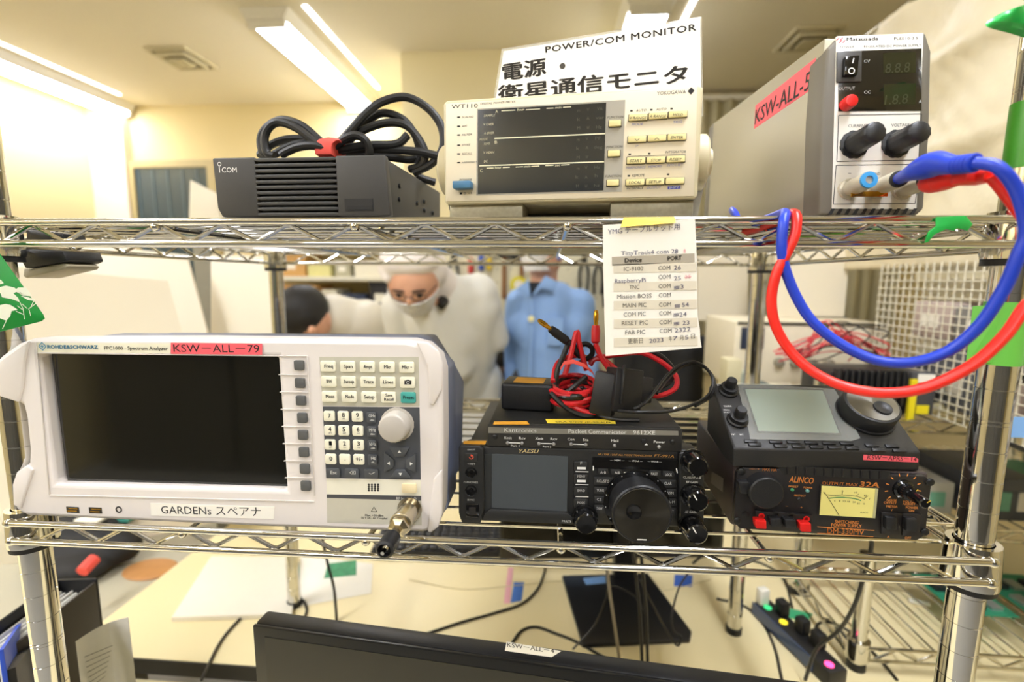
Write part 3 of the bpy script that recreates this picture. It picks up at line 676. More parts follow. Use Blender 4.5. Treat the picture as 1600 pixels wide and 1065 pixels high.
# ================================================================== tall bench power supply (top shelf, right)
MS = Frame((734.84, 18.33, 1418), -5.62, 0, .28); cM = crop(1290, 40, 6.659); cN = crop(1290, 170, 5.161); cP = crop(1100, 30, 3.042)
MSF = MS                                        # the sloping front plate
MS = Frame((734.84+33, 18.33, 1408), 0, 0, .28)  # upright case, origin under the front
ms = thing('bench_power_supply', MS, 'tall grey bench power supply with red and blue leads plugged in', 'power supply')
off = MS.loc(MSF.T)
def sub_obj(o, fr, parent_fr):                   # put an object built in frame fr under a root with frame parent_fr
    m = parent_fr.mat4().inverted() @ fr.mat4(); o.matrix_local = m; return o
def under(mb, name, m, fr, pfr, parent, **k):
    o = mb.build(name, m, parent, **k); return sub_obj(o, fr, pfr)
M_SIDE = mat('supply_side', 'a9a28b', .42, .25, var=.04, scale=20); M_GREY = mat('supply_bezel', '6d675a', .5); M_PLATE = mat('supply_plate', 'f1ece0', .4)
pl = [xz(MSF, cP(*p), 0) for p in ((603, 902), (1004, 905), (1037, 70), (624, 86))]
U = lambda mb, name, m, **k: under(mb, name, m, MSF, MS, ms, **k)
zt = max(p[1] for p in pl)
U(MB().prism([(-9, -5), (68, -5), (73, 0), (75, 60), (74, zt-14), (69, zt+1), (2, zt), (-7, zt-10), (-9, zt-60)], -1, 26), 'bezel', M_GREY, bevel=2.5, seg=3)
U(MB().prism(pl, -1.6, 1), 'front_plate', M_PLATE, bevel=.4)
MB().prism([(16, 10), (18, 10+zt), (290, 10+zt+16), (290, 10)], -33-6.5, 36, 'x').build('case', M_SIDE, ms, bevel=1.5)
MB().prism([(284, 8), (284, 12+zt+15), (302, 12+zt+13), (302, 8)], -33-7.5, 37, 'x').build('rear_bezel', M_GREY, ms, bevel=3)
for x in (-28, 26):
    for y in (40, 250): MB().box(x-9, x+9, y, y+22, 0, 11).build('foot', BLACKRB, ms, bevel=1)
for k in range(11):
    x = -2+k*6.4; U(MB().prism([(x, -4.6), (x+2.6, -4.6), (x+5, 0.2), (x+2.4, .2)], -1.7, 1), 'vent_slot', mat('vent_black', '1c1b18', .6))
def mpoly(c, pts, y, th): return MB().prism([xz(MSF, c(*p), y) for p in pts], y, y+th)
U(mpoly(cM, [(132, 268), (1000, 236), (1000, 885), (132, 890)], -1.9, .5), 'meter_window', mat('meter_black', '1d1a14', .12, coat=.4), bevel=.1)
for v0 in ((600, 285, 940, 275, 938, 490, 600, 500), (605, 610, 940, 600, 936, 820, 605, 830)):
    U(mpoly(cM, list(zip(v0[::2], v0[1::2])), -2.0, .2), 'lcd', mat('lcd_olive', '2d2d1a', .15))
U(mpoly(cM, [(120, 270), (380, 258), (378, 580), (118, 588)], -3.2, 1.6), 'switch_frame', mat('switch_grey', '474542', .45), bevel=.6)
sw = U(mpoly(cM, [(205, 318), (360, 300), (338, 510), (195, 518)], -6.5, 4), 'power_switch', BLACKGL, bevel=1.0)
i = Ink(); q = MSF.L(cM(270, 470), -6.7); i.ring(q, 2.6, .8); i.bar(MSF.L(cM(280, 390), -6.7), MSF.L(cM(294, 338), -6.7), .9, up=(1, 0, 0))
sub_obj(i.build('switch_marks', INKW, ms), MSF, MS)
q = MSF.L(cM(210, 825), -2); U(MB().lathe((q.x, -2, q.z), (0, -1, 0), [(5.2, 0), (5.2, 7), (4.6, 8.2), (3, 8.6)], 24), 'output_button', REDPL)
i = Ink()
for s_, p0, p1, h in (('Matsusada', (218, 158), (550, 150), 5.2), ('PLEE10-3.5', (712, 148), (962, 143), 4), ('POWER', (150, 236), (300, 232), 3.6), ('REGULATED DC POWER SUPPLY', (398, 230), (995, 215), 3.6), ('CURRENT', (235, 1058), (435, 1055), 4.6), ('VOLTAGE', (685, 1052), (875, 1045), 4.6)):
    i.px(MSF, s_, cM(*p0), cM(*p1), h, -1.75, bold=.015 if s_[0] in 'Mat' and len(s_) < 10 else 0)
i.px(MSF, '−', cN(182, 532), cN(206, 532), 5, -1.75); i.px(MSF, 'GND', cN(384, 534), cN(440, 532), 4, -1.75)
for r_ in ([(105, 52), (773, 40), (752, 412), (90, 424)], [(85, 455), (770, 445), (722, 762), (62, 768)]):
    P = [MSF.L(cN(*p), -1.75) for p in r_]
    for k in range(4): i.bar(P[k], P[(k+1) % 4], .55, up=(0, 0, 1) if k % 2 == 0 else (1, 0, 0))
sub_obj(i.build('printing', INKK, ms), MSF, MS)
i = Ink()
for s_, p0, p1, h in (('CV', (398, 385), (462, 383), 4.6), ('CC', (400, 708), (468, 706), 4.6), ('OUTPUT', (135, 672), (305, 665), 4.6), ('V', (972, 475), (998, 474), 5), ('A', (972, 806), (998, 804), 5)):
    i.px(MSF, s_, cM(*p0), cM(*p1), h, -2.1, bold=.015)
sub_obj(i.build('window_printing', INKW, ms), MSF, MS)
i = Ink(); i.px(MSF, '8.8.8', cM(620, 495), cM(880, 480), 15, -2.3, shear=.15); i.px(MSF, '1.8.8', cM(612, 822), cM(860, 808), 15, -2.3, shear=.15)
sub_obj(i.build('digits', mat('lcd_digit', '3c3d26', .3), ms), MSF, MS)
i = Ink(); q = MSF.L(cM(160, 152), -1.75)
for dx in (-1.4, 1.4):
    i.bar((q.x+dx-2, q.y, q.z), (q.x+dx, q.y, q.z+2.2), .8); i.bar((q.x+dx, q.y, q.z-2.2), (q.x+dx+2, q.y, q.z), .8)
sub_obj(i.build('maker_mark', mat('ink_red', 'd83a48', .5), ms), MSF, MS)
# two control knobs and three binding posts
for u, v in ((228, 290), (565, 285)):
    q = MSF.L(cN(u, v), -1.6)
    U(MB().lathe((q.x, -1.6, q.z), (0, -1, 0), [(11.5, 0), (11.5, 1.5), (9, 2), (8.6, 18), (8.4, 25), (7.4, 26)], 40, flute=.06, fn=12), 'control_knob', BLACKPL, ang=50)
M_POST = mat('binding_post', 'cfc6b0', .35, .35)
ends = []
for k, (u, v) in enumerate(((178, 650), (400, 645), (612, 655))):
    q = MSF.L(cN(u, v), -1.6)
    b = U(MB().lathe((q.x, -1.6, q.z), (0, -1, 0), [(8.2, 0), (8.2, 3), (6.0, 3.4), (6.0, 9), (6.6, 9.4), (6.6, 24), (5.8, 25)], 36, flute=.05, fn=18), 'binding_post', M_POST, ang=50)
    ends.append(Vector((q.x, -27, q.z)))
q = ends[0]; U(MB().lathe((q.x, q.y+1, q.z), (0, -1, 0), [(6.2, 0), (6.2, 2), (3, 2.2), (3, .4)], 28), 'post_ring', mat('ring_blue', '3f9bd6', .35))
a, b = ends[0], ends[1]; U(MB().box(a.x-3, b.x+3, -12, -10.8, a.z-8.5, a.z-4.5), 'link_bar', GOLD)
# red sticker on the side
XS = -33-6.6
side = [MS.L(cP(*p), XS-.1, axis=0) for p in ((237, 522), (518, 328), (532, 182), (245, 410))]
st = MB().quad(*[side[k] for k in (0, 1, 2, 3)], .2).build('red_label', REDLBL, ms)
i = Ink(); A, B = MS.L(cP(240, 500), XS-.5, axis=0), MS.L(cP(500, 330), XS-.5, axis=0); C_ = MS.L(cP(255, 425), XS-.5, axis=0)
i.put('KSW-ALL-5', A, B, 15); i.build('lettering', INKK, st)
# ------------------------------------------------------------------ the two test leads
post_b = MS.loc(MSF.W(ends[1])); post_r = MS.loc(MSF.W(ends[2]))
PB, PR = MSF.W(ends[1]), MSF.W(ends[2])
M_BLUE = mat('lead_blue', '1f3fc0', .38); M_RED = mat('lead_red', 'ee2a1e', .35)
cR = crop(1150, 330, 3.436)
def lead(name, label, P0, plug, path, m, z_end):
    t = thing(name, tuple(P0), label, 'cable'); o = Vector(P0)
    pp = [Vector(p)-o for p in plug]
    g = MB().tube(pp, 5, 12, smooth=5, rs=lambda t_: 4.4+4.0*math.sin(min(1, t_*1.25)*math.pi)**2*(1 if t_ < .8 else .6)).build('plug_body', m, t)
    MB().tube([p-o for p in path], 3.6, 12, smooth=8).build('wire', m, t)
    MB().lathe(pp[0], pp[1]-pp[0], [(6.2, -1), (6.2, 3), (4, 4)], 20).build('plug_collar', BLACKRB, t)
    return t, g, pp
pb = [PB, aty(*cN(700, 510), -36), aty(*cN(800, 470), -48), aty(*cN(905, 440), -58), aty(*cN(1030, 455), -72), aty(*cN(1130, 445), -80), aty(*cN(1210, 435), -86)]
blue_path = [pb[-1]]+[aty(u, v, y) for u, v, y in ((1560, 262, -96), (1590, 300, -98), (1604, 360, -98))]+[aty(*cR(u, v), y) for u, v, y in ((1510, 250, -96), (1430, 430, -92), (1300, 620, -86), (1130, 755, -78), (930, 812, -70), (740, 795, -62), (560, 710, -54), (410, 590, -48), (320, 450, -44), (262, 300, -42), (245, 180, -42), (255, 60, -40))]+[aty(*cR(265, 12), -30), aty(*cR(240, 14), -5), aty(*cR(170, 40), 20), aty(*cR(60, 70), 50), aty(*cR(20, 62), 70), aty(*cR(-8, 10), 95), aty(*cR(-20, -6), 120)]
t, g, pp = lead('blue_test_lead', 'thick blue test lead looping from the tall power supply over the shelf', PB, pb, blue_path, M_BLUE, 0)
MB().lathe(pp[3]+Vector((0, -8.5, 0)), (0, -1, .1), [(3.4, -3), (3.4, .8), (2.2, .9), (2.2, -2)], 18).build('stack_socket', BLACKRB, t)
for k in range(5): p = pp[4].lerp(pp[6], k/5); MB().lathe(p, pp[6]-pp[4], [(5.0, 0), (5.8, .6), (5.8, 2.4), (5.0, 3)], 16).build('grip_ring', M_BLUE, t)
prd = [PR, aty(*cN(830, 600), -34), aty(*cN(920, 570), -44), aty(*cN(1020, 560), -54), aty(*cN(1180, 545), -66), aty(*cN(1330, 535), -78)]
red_path = [prd[-1]]+[aty(u, v, y) for u, v, y in ((1570, 300, -78), (1606, 350, -80), (1626, 400, -80), (1618, 460, -80))]+[aty(*cR(u, v), y) for u, v, y in ((1545, 520, -82), (1440, 670, -84), (1260, 830, -84), (1020, 945, -82), (800, 975, -76), (600, 945, -66), (430, 870, -56), (300, 760, -48), (215, 620, -44), (190, 480, -42), (215, 340, -42), (270, 230, -42), (315, 130, -42), (325, 40, -38))]+[aty(*cR(310, 12), -28), aty(*cR(280, 22), -5), aty(*cR(190, 70), 25), aty(*cR(80, 100), 60), aty(*cR(20, 110), 80)]
t, g, pp = lead('red_test_lead', 'thick red test lead looping from the tall power supply over the shelf', PR, prd, red_path, M_RED, 0)
MB().box(-9, 9, -7, 7, -5, 5).build('plug_fin', M_RED, t, bevel=3).location = pp[4]*MM
# ================================================================== transceiver on the lower shelf
FT = Frame((425.73, 3.02, 1138), -2.42, -.54, .62); cF = crop(700, 690, 6.655); cG = crop(900, 690, 6.655); cH = crop(700, 600, 3.81)
ft = thing('radio_transceiver', FT, 'black transceiver with a grey screen and a big tuning knob', 'radio')
fw, fh = 218.0, 71.0
M_FTB = mat('transceiver_black', '1a1a19', .45, bump=.2, bscale=1600)
def fp(c, pts, y, th): return MB().prism([xz(FT, c(*p), y) for p in pts], y, y+th)
MB().box(6, fw-6, 22, 205, -2, fh-3).build('case', mat('transceiver_case', '2a2926', .55), ft, bevel=1.5)
MB().prism([(3, 0), (fw-4, 0), (fw, 5), (fw, fh-6), (fw-6, fh), (6, fh), (0, fh-6), (0, 5)], 2, 24).build('front_frame', M_FTB, ft, bevel=2, seg=3)
fp(cF, [(110, 60), (130, 34), (330, 42), (372, 80), (380, 700), (345, 790), (340, 850), (150, 850), (125, 800), (110, 740)], -3, 6).build('left_wing', M_FTB, ft, bevel=1.6, seg=3)
fp(cG, [(1075, 110), (1250, 118), (1320, 150), (1338, 200), (1332, 900), (1300, 940), (1075, 930)], -3, 6).build('right_wing', M_FTB, ft, bevel=1.6, seg=3)
fp(cF, [(385, 740), (440, 700), (1240, 740), (1310, 795), (1300, 860), (360, 820)], -2.5, 5).build('screen_sill', M_FTB, ft, bevel=.8)
fp(cF, [(455, 126), (1248, 150), (1236, 726), (455, 704)], 1.0, 1.2).build('screen', mat('radio_screen', '4a4f52', .16, coat=.35), ft)
fp(cF, [(375, 130), (450, 126), (450, 704), (385, 745)], .8, 1.4).build('screen_edge', mat('edge_grey', '2c2d2c', .4), ft)
fp(cG, [(175, 160), (1060, 190), (1050, 300), (175, 270)], .2, 2).build('indicator_strip', BLACKGL, ft)
i = Ink(); Y0 = -3.2
for s_, a, b, h in (('ON/OFF', (202, 88), (285, 88), 2.4), ('⊣ KEY', (200, 238), (286, 240), 3), ('∩ PHONES', (165, 430), (312, 432), 3.2), ('⊟ MIC', (203, 612), (275, 614), 2.8)): i.px(FT, s_, cF(*a), cF(*b), h, Y0, bold=.01)
i.px(FT, 'MULTI', cF(1186, 833), cF(1275, 837), 3, Y0)
for s_, a, b, h in (('CLAR/VFO-B', (1115, 380), (1300, 386), 3.4), ('RF GAIN', (1147, 428), (1265, 432), 3.4), ('AF GAIN', (1133, 738), (1250, 742), 3.4)): i.px(FT, s_, cG(*a), cG(*b), h, Y0)
for s_, a, b in (('— MEM —', (355, 198), (505, 202)), ('— VFO-A —', (545, 204), (692, 210)), ('— VFO-B —', (745, 210), (890, 216))): i.px(FT, s_, cG(*a), cG(*b), 2.4, .05)
i.bar(FT.L(cG(498, 318), .9), FT.L(cG(742, 326), .9), .9); i.bar(FT.L(cG(180, 298), .1), FT.L(cG(180, 250), .1), .9, up=(1, 0, 0)); i.bar(FT.L(cG(1054, 325), .1), FT.L(cG(1043, 275), .1), .9, up=(1, 0, 0))
i.build('printing', INKW, ft)
i = Ink(); i.px(FT, 'YAESU', cF(737, 112), cF(945, 118), 5.6, 1.85, shear=.25); i.build('maker_name', mat('ink_pale_gold', 'ecd596', .45), ft)
i = Ink(); i.px(FT, 'HF / VHF / UHF ALL MODE TRANSCEIVER', cG(228, 138), cG(790, 156), 3.0, 1.85, shear=.2); i.px(FT, 'FT-991A', cG(812, 158), cG(1018, 166), 4.4, 1.85, shear=.2); i.build('model_name', mat('ink_gold', 'dda050', .4), ft)
M_FTK = mat('transceiver_key', '242423', .45)
pk = key(FT, cF(240, 155), 21, 13, M_FTK, ft, -3, th=1.5, name='power_key')
q = FT.L(cF(242, 158), -4.6)-Vector(pk.location)/MM; Ink().ring(q, 2.0, .6, a0=0, a1=300).bar(q, q+Vector((0, 0, 2.4)), .6, up=(1, 0, 0)).build('power_mark', mat('ink_orange', 'ee5b3e', .5), pk)
for u, v in ((240, 322), (240, 508)):
    q = FT.L(cF(u, v), -3); MB().lathe((q.x, -3, q.z), (0, -1, 0), [(5.4, 0), (5.4, 1.2), (4.4, 1.4), (4.2, .4), (2.4, .2), (2.2, 1.0), (1.2, 1.0), (1.0, -2)], 24).build('jack', BLACKGL, ft)
a, b = xz(FT, cF(185, 640), -3), xz(FT, cF(325, 790), -3)
MB().box(a[0], b[0], -3.8, -2, b[1], a[1]).build('mic_socket', BLACKGL, ft, bevel=.8); MB().box(a[0]+3, b[0]-3, -4.0, -2, b[1]+3, a[1]-3).build('mic_opening', INKK, ft)
for v, a_, b_ in ((245, 'F', 'M-LIST'), (380, 'MENU', 'SETUP'), (505, 'BAND', ''), (630, 'MODE', '')):
    c = cF(1380+0*v, v); kk = key(FT, c, 21.5, 14.5, M_FTK, ft, 2, th=2.0, name='menu_key'); i = Ink(); yy = -.2; of = Vector(kk.location)/MM
    w = 11.5 if len(a_) > 1 else 3; d = -2.5 if b_ else 1
    i.put(a_, FT.L((c[0]-w/2+.8, c[1]+d+1), yy)-of, FT.L((c[0]+w/2+.8, c[1]+d+1.2), yy)-of, 2.2 if len(a_) > 1 else 2.6, bold=.01)
    if b_: P = [FT.L((c[0]+dx, c[1]+dy), yy)-of for dx, dy in ((-5.5, 6), (8, 6.3), (8, 2.6), (-5.5, 2.3))]; i.poly(P)
    if v < 600: i.bar(FT.L((c[0]-8, c[1]+9.6), yy)-of, FT.L((c[0]+12, c[1]+10), yy)-of, .7)
    i.build('legend', INKW, kk)
def gkey(pts, s_, a, b, h=4.0):
    o = fp(cG, pts, .0, 2).build('mode_key', M_FTK, ft, bevel=.5); Ink().px(FT, s_, cG(*a), cG(*b), h, -.2, bold=.012).build('legend', INKW, o)
gkey([(225, 278), (330, 282), (338, 330), (320, 342), (230, 338)], 'A▸B', (252, 330), (312, 332)); gkey([(360, 284), (470, 288), (490, 335), (380, 348), (362, 335)], 'A/B', (402, 332), (458, 334))
gkey([(770, 296), (885, 302), (870, 360), (750, 352)], 'FAST', (780, 346), (850, 348)); gkey([(905, 302), (1010, 308), (1028, 350), (1015, 368), (898, 358)], 'LOCK', (928, 354), (998, 356))
gkey([(190, 368), (385, 374), (385, 390), (325, 452), (190, 450)], 'RCL/STO', (218, 420), (345, 424)); gkey([(190, 470), (320, 474), (310, 545), (190, 545)], 'TUNE', (215, 516), (292, 518))
gkey([(190, 562), (300, 565), (300, 640), (190, 640)], 'C.S', (218, 612), (265, 613)); gkey([(190, 658), (300, 660), (315, 745), (190, 745)], 'TXW', (212, 704), (275, 706))
gkey([(850, 395), (1045, 402), (1045, 475), (905, 478), (850, 420)], 'CLAR', (918, 444), (995, 446)); gkey([(910, 495), (1045, 498), (1045, 575), (940, 575)], 'V/M', (952, 544), (1014, 546))
gkey([(935, 590), (1045, 592), (1045, 668), (940, 668)], 'A▸M', (958, 638), (1024, 640)); gkey([(935, 686), (1045, 688), (1045, 770), (935, 770)], 'SPLIT', (942, 732), (1018, 735))
# main dial: ribbed skirt, front disc with a finger dimple
q = FT.L(cG(625, 625), 1.5); X, Z = q.x, q.z
MB().lathe((X, 1.5, Z), (0, -1, 0), [(29, 0), (29, 1.5), (26.5, 1.8)], 56).build('dial_ring', BLACKGL, ft)
dl = MB().lathe((X, 0, Z), (0, -1, 0), [(24.5, 0), (24.5, 14), (25.2, 15), (25.4, 23), (24.4, 24.5)], 90, flute=.012, fn=45).build('tuning_dial', BLACKPL, ft, ang=30)
def radial(m):                                   # turned metal: highlights run out from the centre
    nt = m.node_tree; b = nt.nodes['Principled BSDF']; t_ = nt.nodes.new('ShaderNodeTangent'); t_.direction_type = 'RADIAL'; t_.axis = 'Y'
    b.inputs['Anisotropic'].default_value = .85; nt.links.new(t_.outputs[0], b.inputs['Tangent']); return m
def spun(r, th): return MB().lathe((0, 0, 0), (0, -1, 0), [(r, 0), (r-.6, th*.8), (r*.66, th), (r*.33, th), (.3, th)], 64).mesh('dial_face')
obj('dial_face', spun(23.4, 1.2), radial(mat('dial_face', '45423b', .3, .85)), dl, loc=(X, -24, Z))
MB().lathe((X-7, -25.1, Z+3), (0, -1, 0), [(6.6, 0), (6.4, 1.6), (5.4, 1.7), (3.4, .7), (.4, .3)], 32).build('finger_dimple', BLACKGL, dl)
i = Ink()
for k in range(11): t_ = R(-55+k*23.5); i.disc((X-27.5*math.sin(t_-R(10)), -.5, Z+27.5*math.cos(t_-R(10))), .45, n=8)
q = FT.L(cG(625, 400), -.5); i.bar(q, q+Vector((0, 0, 2)), .8, up=(1, 0, 0)); i.build('dial_marks', INKW, ft)
Ink().bar((X-4, -25.6, Z-21), (X+4, -25.6, Z-21), 1.0).build('dial_index', INKW, dl)
for (c, u, v, r, L_) in ((cG, 1215, 205, 9.6, 16), (cG, 1215, 550, 9.8, 16), (cG, 1200, 870, 9.8, 18), (cF, 1425, 790, 10.2, 14)):
    q = FT.L(c(u, v), -3); k_ = MB().lathe((q.x, -1, q.z), (0, -1, 0), [(r+1.5, 0), (r+1.5, 2), (r, 2.3), (r-.3, L_*.6), (r-.8, L_), (r-2, L_+1), (.4, L_+.8)], 48, flute=.03, fn=24).build('control_knob', BLACKGL, ft, ang=40)
    if c is cG and v > 300: Ink().bar((q.x-1.2, -2-L_, q.z+1.5), (q.x-4.2, -2-L_, q.z+6.5), .9).build('pointer', INKW, k_)
for x in (30, fw-30):
    for y in (40, 170): MB().cyl((x, y, -5.5), (x, y, -1), 8).build('foot', BLACKRB, ft)
lb = fp(cF, [(160, 22), (385, 28), (400, -10), (160, -10)], 1.5, .3).build('orange_label', mat('orange_label', 'd99a2b', .55), ft)
# ================================================================== packet controller on top of it
KN = Frame((451.68, 6.66, 1209.5), 0, -.54, -.64)
kn = thing('packet_controller', KN, 'flat dark packet controller lying on top of the black transceiver', 'instrument')
kw, kh = 170.3, 20.2
M_KN = mat('controller_black', '2b2926', .5, .2)
MB().box(1, kw-1, 2, 108, .5, kh+1).build('case', mat('controller_case', '201f1c', .5, .2), kn, bevel=.8)
MB().box(0, kw, 0, 2.4, .3, kh).build('front_panel', M_KN, kn, bevel=.4)
MB().prism([xz(KN, cH(*p), -.1) for p in ((240, 255), (1370, 278), (1372, 305), (240, 290))], -.2, .2).build('name_band', mat('band_grey', '8f8b80', .4, .4), kn)
i = Ink()
for s_, a, b, h, bo in (('Kantronics', (333, 283), (528, 287), 6.0, .012), ('Packet', (716, 290), (826, 292), 6, .02), ('Communicator', (836, 293), (1062, 297), 6, 0), ('9612XE', (1102, 298), (1233, 300), 6, 0),
                        ('Xmit', (332, 326), (380, 327), 4, 0), ('Rcv', (422, 328), (462, 329), 4, 0), ('Xmit', (520, 330), (568, 331), 4, 0), ('Rcv', (610, 332), (650, 333), 4, 0), ('Con', (712, 334), (752, 335), 4, 0), ('Sta', (803, 337), (836, 338), 4, 0), ('Mail', (971, 343), (1014, 344), 4, 0), ('Power', (1225, 350), (1292, 352), 4, 0), ('Port 1', (375, 372), (424, 373), 3, 0), ('Port 2', (565, 377), (614, 378), 3, 0)):
    i.px(KN, s_, cH(*a), cH(*b), h, -.35, bold=bo)
for a, b in (((355, 348), (440, 350)), ((542, 352), (630, 354)), ((733, 356), (820, 359))): i.bar(KN.L(cH(*a), -.35), KN.L(cH(*b), -.35), .8)
q = KN.L(cH(1180, 357), -.35); i.poly([(q.x-1.6, q.y, q.z-.9), (q.x+1.6, q.y, q.z-.9), (q.x, q.y, q.z+.9)])
i.build('printing', INKW, kn)
for u, v in ((355, 348), (440, 350), (542, 352), (630, 354), (733, 356), (820, 359), (992, 364), (1255, 372)):
    q = KN.L(cH(u, v), 0); MB().lathe((q.x, 0, q.z), (0, -1, 0), [(1.5, 0), (1.5, 1), (.8, 1.8)], 14).build('indicator_lamp', mat('lamp_grey', '8d8a84', .35), kn)
for u, v in ((280, 313), (1336, 342)):
    q = KN.L(cH(u, v), 0); MB().lathe((q.x, 0, q.z), (0, -1, 0), [(2.2, 0), (2.2, .6), (1.2, 1.2)], 14).build('screw', DARKMET, kn)
q = KN.L(cH(1165, 340), 0); MB().box(q.x-2, q.x+1.5, -1.6, 0, q.z-1.4, q.z+2.2).build('power_button', BLACKPL, kn, bevel=.3)
def top_strip(fr, c, pts, z, m, name, parent):
    P = [fr.L(c(*p), z, axis=2) for p in pts]; return MB().quad(*P, .25).build(name, m, parent)
s_ = top_strip(KN, cH, [(592, 231), (1000, 234), (990, 209), (580, 207)], kh+1.3, YELTAPE, 'yellow_label', kn)
A, B = KN.L(cH(640, 227), kh+1.6, axis=2), KN.L(cH(980, 230), kh+1.6, axis=2); Ink().put('SRA 9/C9 (P-SS-KFL', A, B, 3.2, up=(0, 1, .0)).build('lettering', INKK, s_)
top_strip(KN, cH, [(268, 238), (485, 238), (470, 220), (275, 222)], kh+1.3, mat('orange_label', 'd99a2b', .55), 'orange_label', kn)
top_strip(KN, cH, [(343, 143), (412, 143), (412, 118), (350, 112)], kh+1.3, mat('green_label', '2fa36b', .6), 'green_label', kn)
# ================================================================== switching power supply
AL = Frame((672.66, 10.96, 1139), .26, -.54, -3.67); cA = crop(1130, 710, 4.571); cB = crop(1060, 560, 3.55)
al = thing('switching_power_supply', AL, 'black switching power supply with a yellow needle meter', 'power supply')
aw, ah = 154.6, 57.7
M_ALB = mat('supply_black', '1d1a1a', .42, bump=.1); M_ORG = mat('ink_amber', 'ffa04c', .5)
MB().box(-1, aw+1, 5, 140, 0, ah+1).build('case', mat('supply_case', '3a302e', .42), al, bevel=3, seg=3)
MB().prism([(6, 0), (aw-6, 0), (aw, 5), (aw, ah-6), (aw-5, ah), (5, ah), (0, ah-5), (0, 6)], 0, 6).build('front_panel', M_ALB, al, bevel=1.2)
def ap(pts, y, th, c=cA): return MB().prism([xz(AL, c(*p), y) for p in pts], y, y+th)
ap([(385, 78), (1205, 118), (1160, 180), (425, 140)], -.3, .6).build('vent_recess', mat('vent_black', '1c1b18', .6), al)
for k in range(11):
    u = 462+66*k; v = 84+3.4*k; ap([(u-7, v), (u+7, v+1), (u+7, v+58), (u-7, v+57)], -1.2, 1).build('vent_rib', M_ALB, al, bevel=.3)
for u, v in ((130, 120), (98, 472), (1475, 195), (1437, 550)):
    q = AL.L(cA(u, v), 0); MB().lathe((q.x, 0, q.z), (0, -1, 0), [(3.2, 0), (3.2, 1), (2, 1.8)], 18).build('screw', DARKMET, al)
ap([(108, 195), (190, 200), (185, 285), (128, 282)], -8, 8).build('lug', BLACKPL, al, bevel=1)
q = AL.L(cA(275, 235), 0); MB().lathe((q.x, 0, q.z), (0, -1, 0), [(14.5, 0), (14.5, 9), (14, 11), (12.8, 12)], 40).build('socket_cap', BLACKPL, al, ang=30)
mt = ap([(700, 218), (1112, 240), (1088, 458), (682, 432)], -2.2, 2.4).build('meter_frame', mat('meter_rim', '2c2a24', .4), al, bevel=.4)
ap([(704, 222), (1090, 242), (1068, 452), (688, 430)], -2.4, .5).build('meter_dial', mat('meter_yellow', 'f0e58a', .35, var=.03), mt)
ap([(1090, 242), (1108, 244), (1086, 455), (1068, 452)], -3, 1).build('meter_edge', mat('clear_edge', 'b9b58a', .2), mt)
i = Ink(); pv = AL.L(cA(855, 480), -2.6)
# scale arcs drawn on the dial
arc = [(735, 285), (790, 292), (850, 287), (910, 290), (965, 300), (1010, 318)]
P = [AL.L(cA(*p), -2.6) for p in arc]
arc2 = [AL.L(cA(u, v), -2.6) for u, v in ((755, 312), (800, 306), (850, 304), (900, 308), (945, 315), (985, 328))]
for k in range(5): i.bar(P[k], P[k+1], .35)
for u, v in ((735, 285), (850, 285), (948, 298), (1005, 312)): a = AL.L(cA(u, v), -2.6); i.bar(a, a+Vector(((u-850)*.02, 0, 2.4)), .35, up=(1, 0, 0))
for s_, u, v in (('0', 726, 280), ('5', 852, 266), ('10', 946, 276), ('15', 1016, 298), ('4', 796, 336), ('8', 832, 336), ('12', 866, 338), ('16', 896, 340), ('24', 934, 344), ('32', 966, 354), ('A', 1006, 356), ('V', 1044, 322)):
    i.px(AL, s_, cA(u-5*len(s_), v), cA(u+5*len(s_), v), 2.6, -2.6)
i.bar(AL.L(cA(736, 285), -2.7), AL.L(cA(828, 434), -2.7), .4, up=(1, 0, 0)); i.px(AL, 'ALINCO', cA(978, 416), cA(1033, 419), 2.2, -2.6)
i.ring(AL.L(cA(855, 440), -2.7), 3.4, 3.3, a0=0, a1=180)
i.build('scale', INKK, mt)
i = Ink(); 
for k in range(5): i.bar(arc2[k], arc2[k+1], .8)
i.build('green_arc', mat('ink_green', '2f8a4e', .5), mt)
i = Ink()
for s_, a, b, h, bo, sh in (('MAX 10A', (280, 115), (382, 120), 4.2, .015, 0), ('ALINCO', (470, 195), (645, 208), 9.2, .025, .15), ('PRESET', (467, 232), (535, 236), 2.8, 0, 0), ('POWER', (574, 240), (637, 244), 2.8, 0, 0), ('PROTECT', (507, 296), (588, 300), 2.8, 0, 0),
                        ('OUTPUT MAX', (706, 214), (962, 228), 5, .01, 0), ('32A', (972, 228), (1114, 236), 8, .02, .1), ('SWITCHING', (797, 488), (966, 496), 5, 0, 0), ('POWER SUPPLY', (772, 512), (988, 522), 5, 0, 0), ('DM-330MV', (742, 560), (1005, 572), 8, .012, 0),
                        ('NOISE', (1168, 332), (1240, 336), 3.4, 0, 0), ('OFFSET', (1146, 350), (1240, 354), 3.4, 0, 0), ('METER', (1165, 376), (1246, 380), 3.4, 0, 0), ('V', (1196, 402), (1210, 403), 3.2, 0, 0), ('VOLTAGE', (1282, 342), (1396, 347), 3.4, 0, 0), ('ADJUST', (1280, 358), (1372, 362), 3.4, 0, 0), ('POWER', (1303, 385), (1391, 389), 3.6, 0, 0), ('ON', (1325, 407), (1362, 409), 3.4, 0, 0), ('A', (1170, 593), (1188, 594), 3.4, 0, 0), ('OFF', (1296, 602), (1342, 604), 3.8, 0, 0),
                        ('−', (340, 368), (356, 369), 3, 0, 0), ('−', (446, 374), (462, 375), 3, 0, 0), ('+', (550, 384), (568, 385), 3.4, 0, 0), ('+', (236, 362), (252, 363), 3, 0, 0), ('-⊙-+', (186, 106), (260, 109), 2.6, 0, 0)):
    i.px(AL, s_, cA(*a), cA(*b), h, -.25, bold=bo, shear=sh)
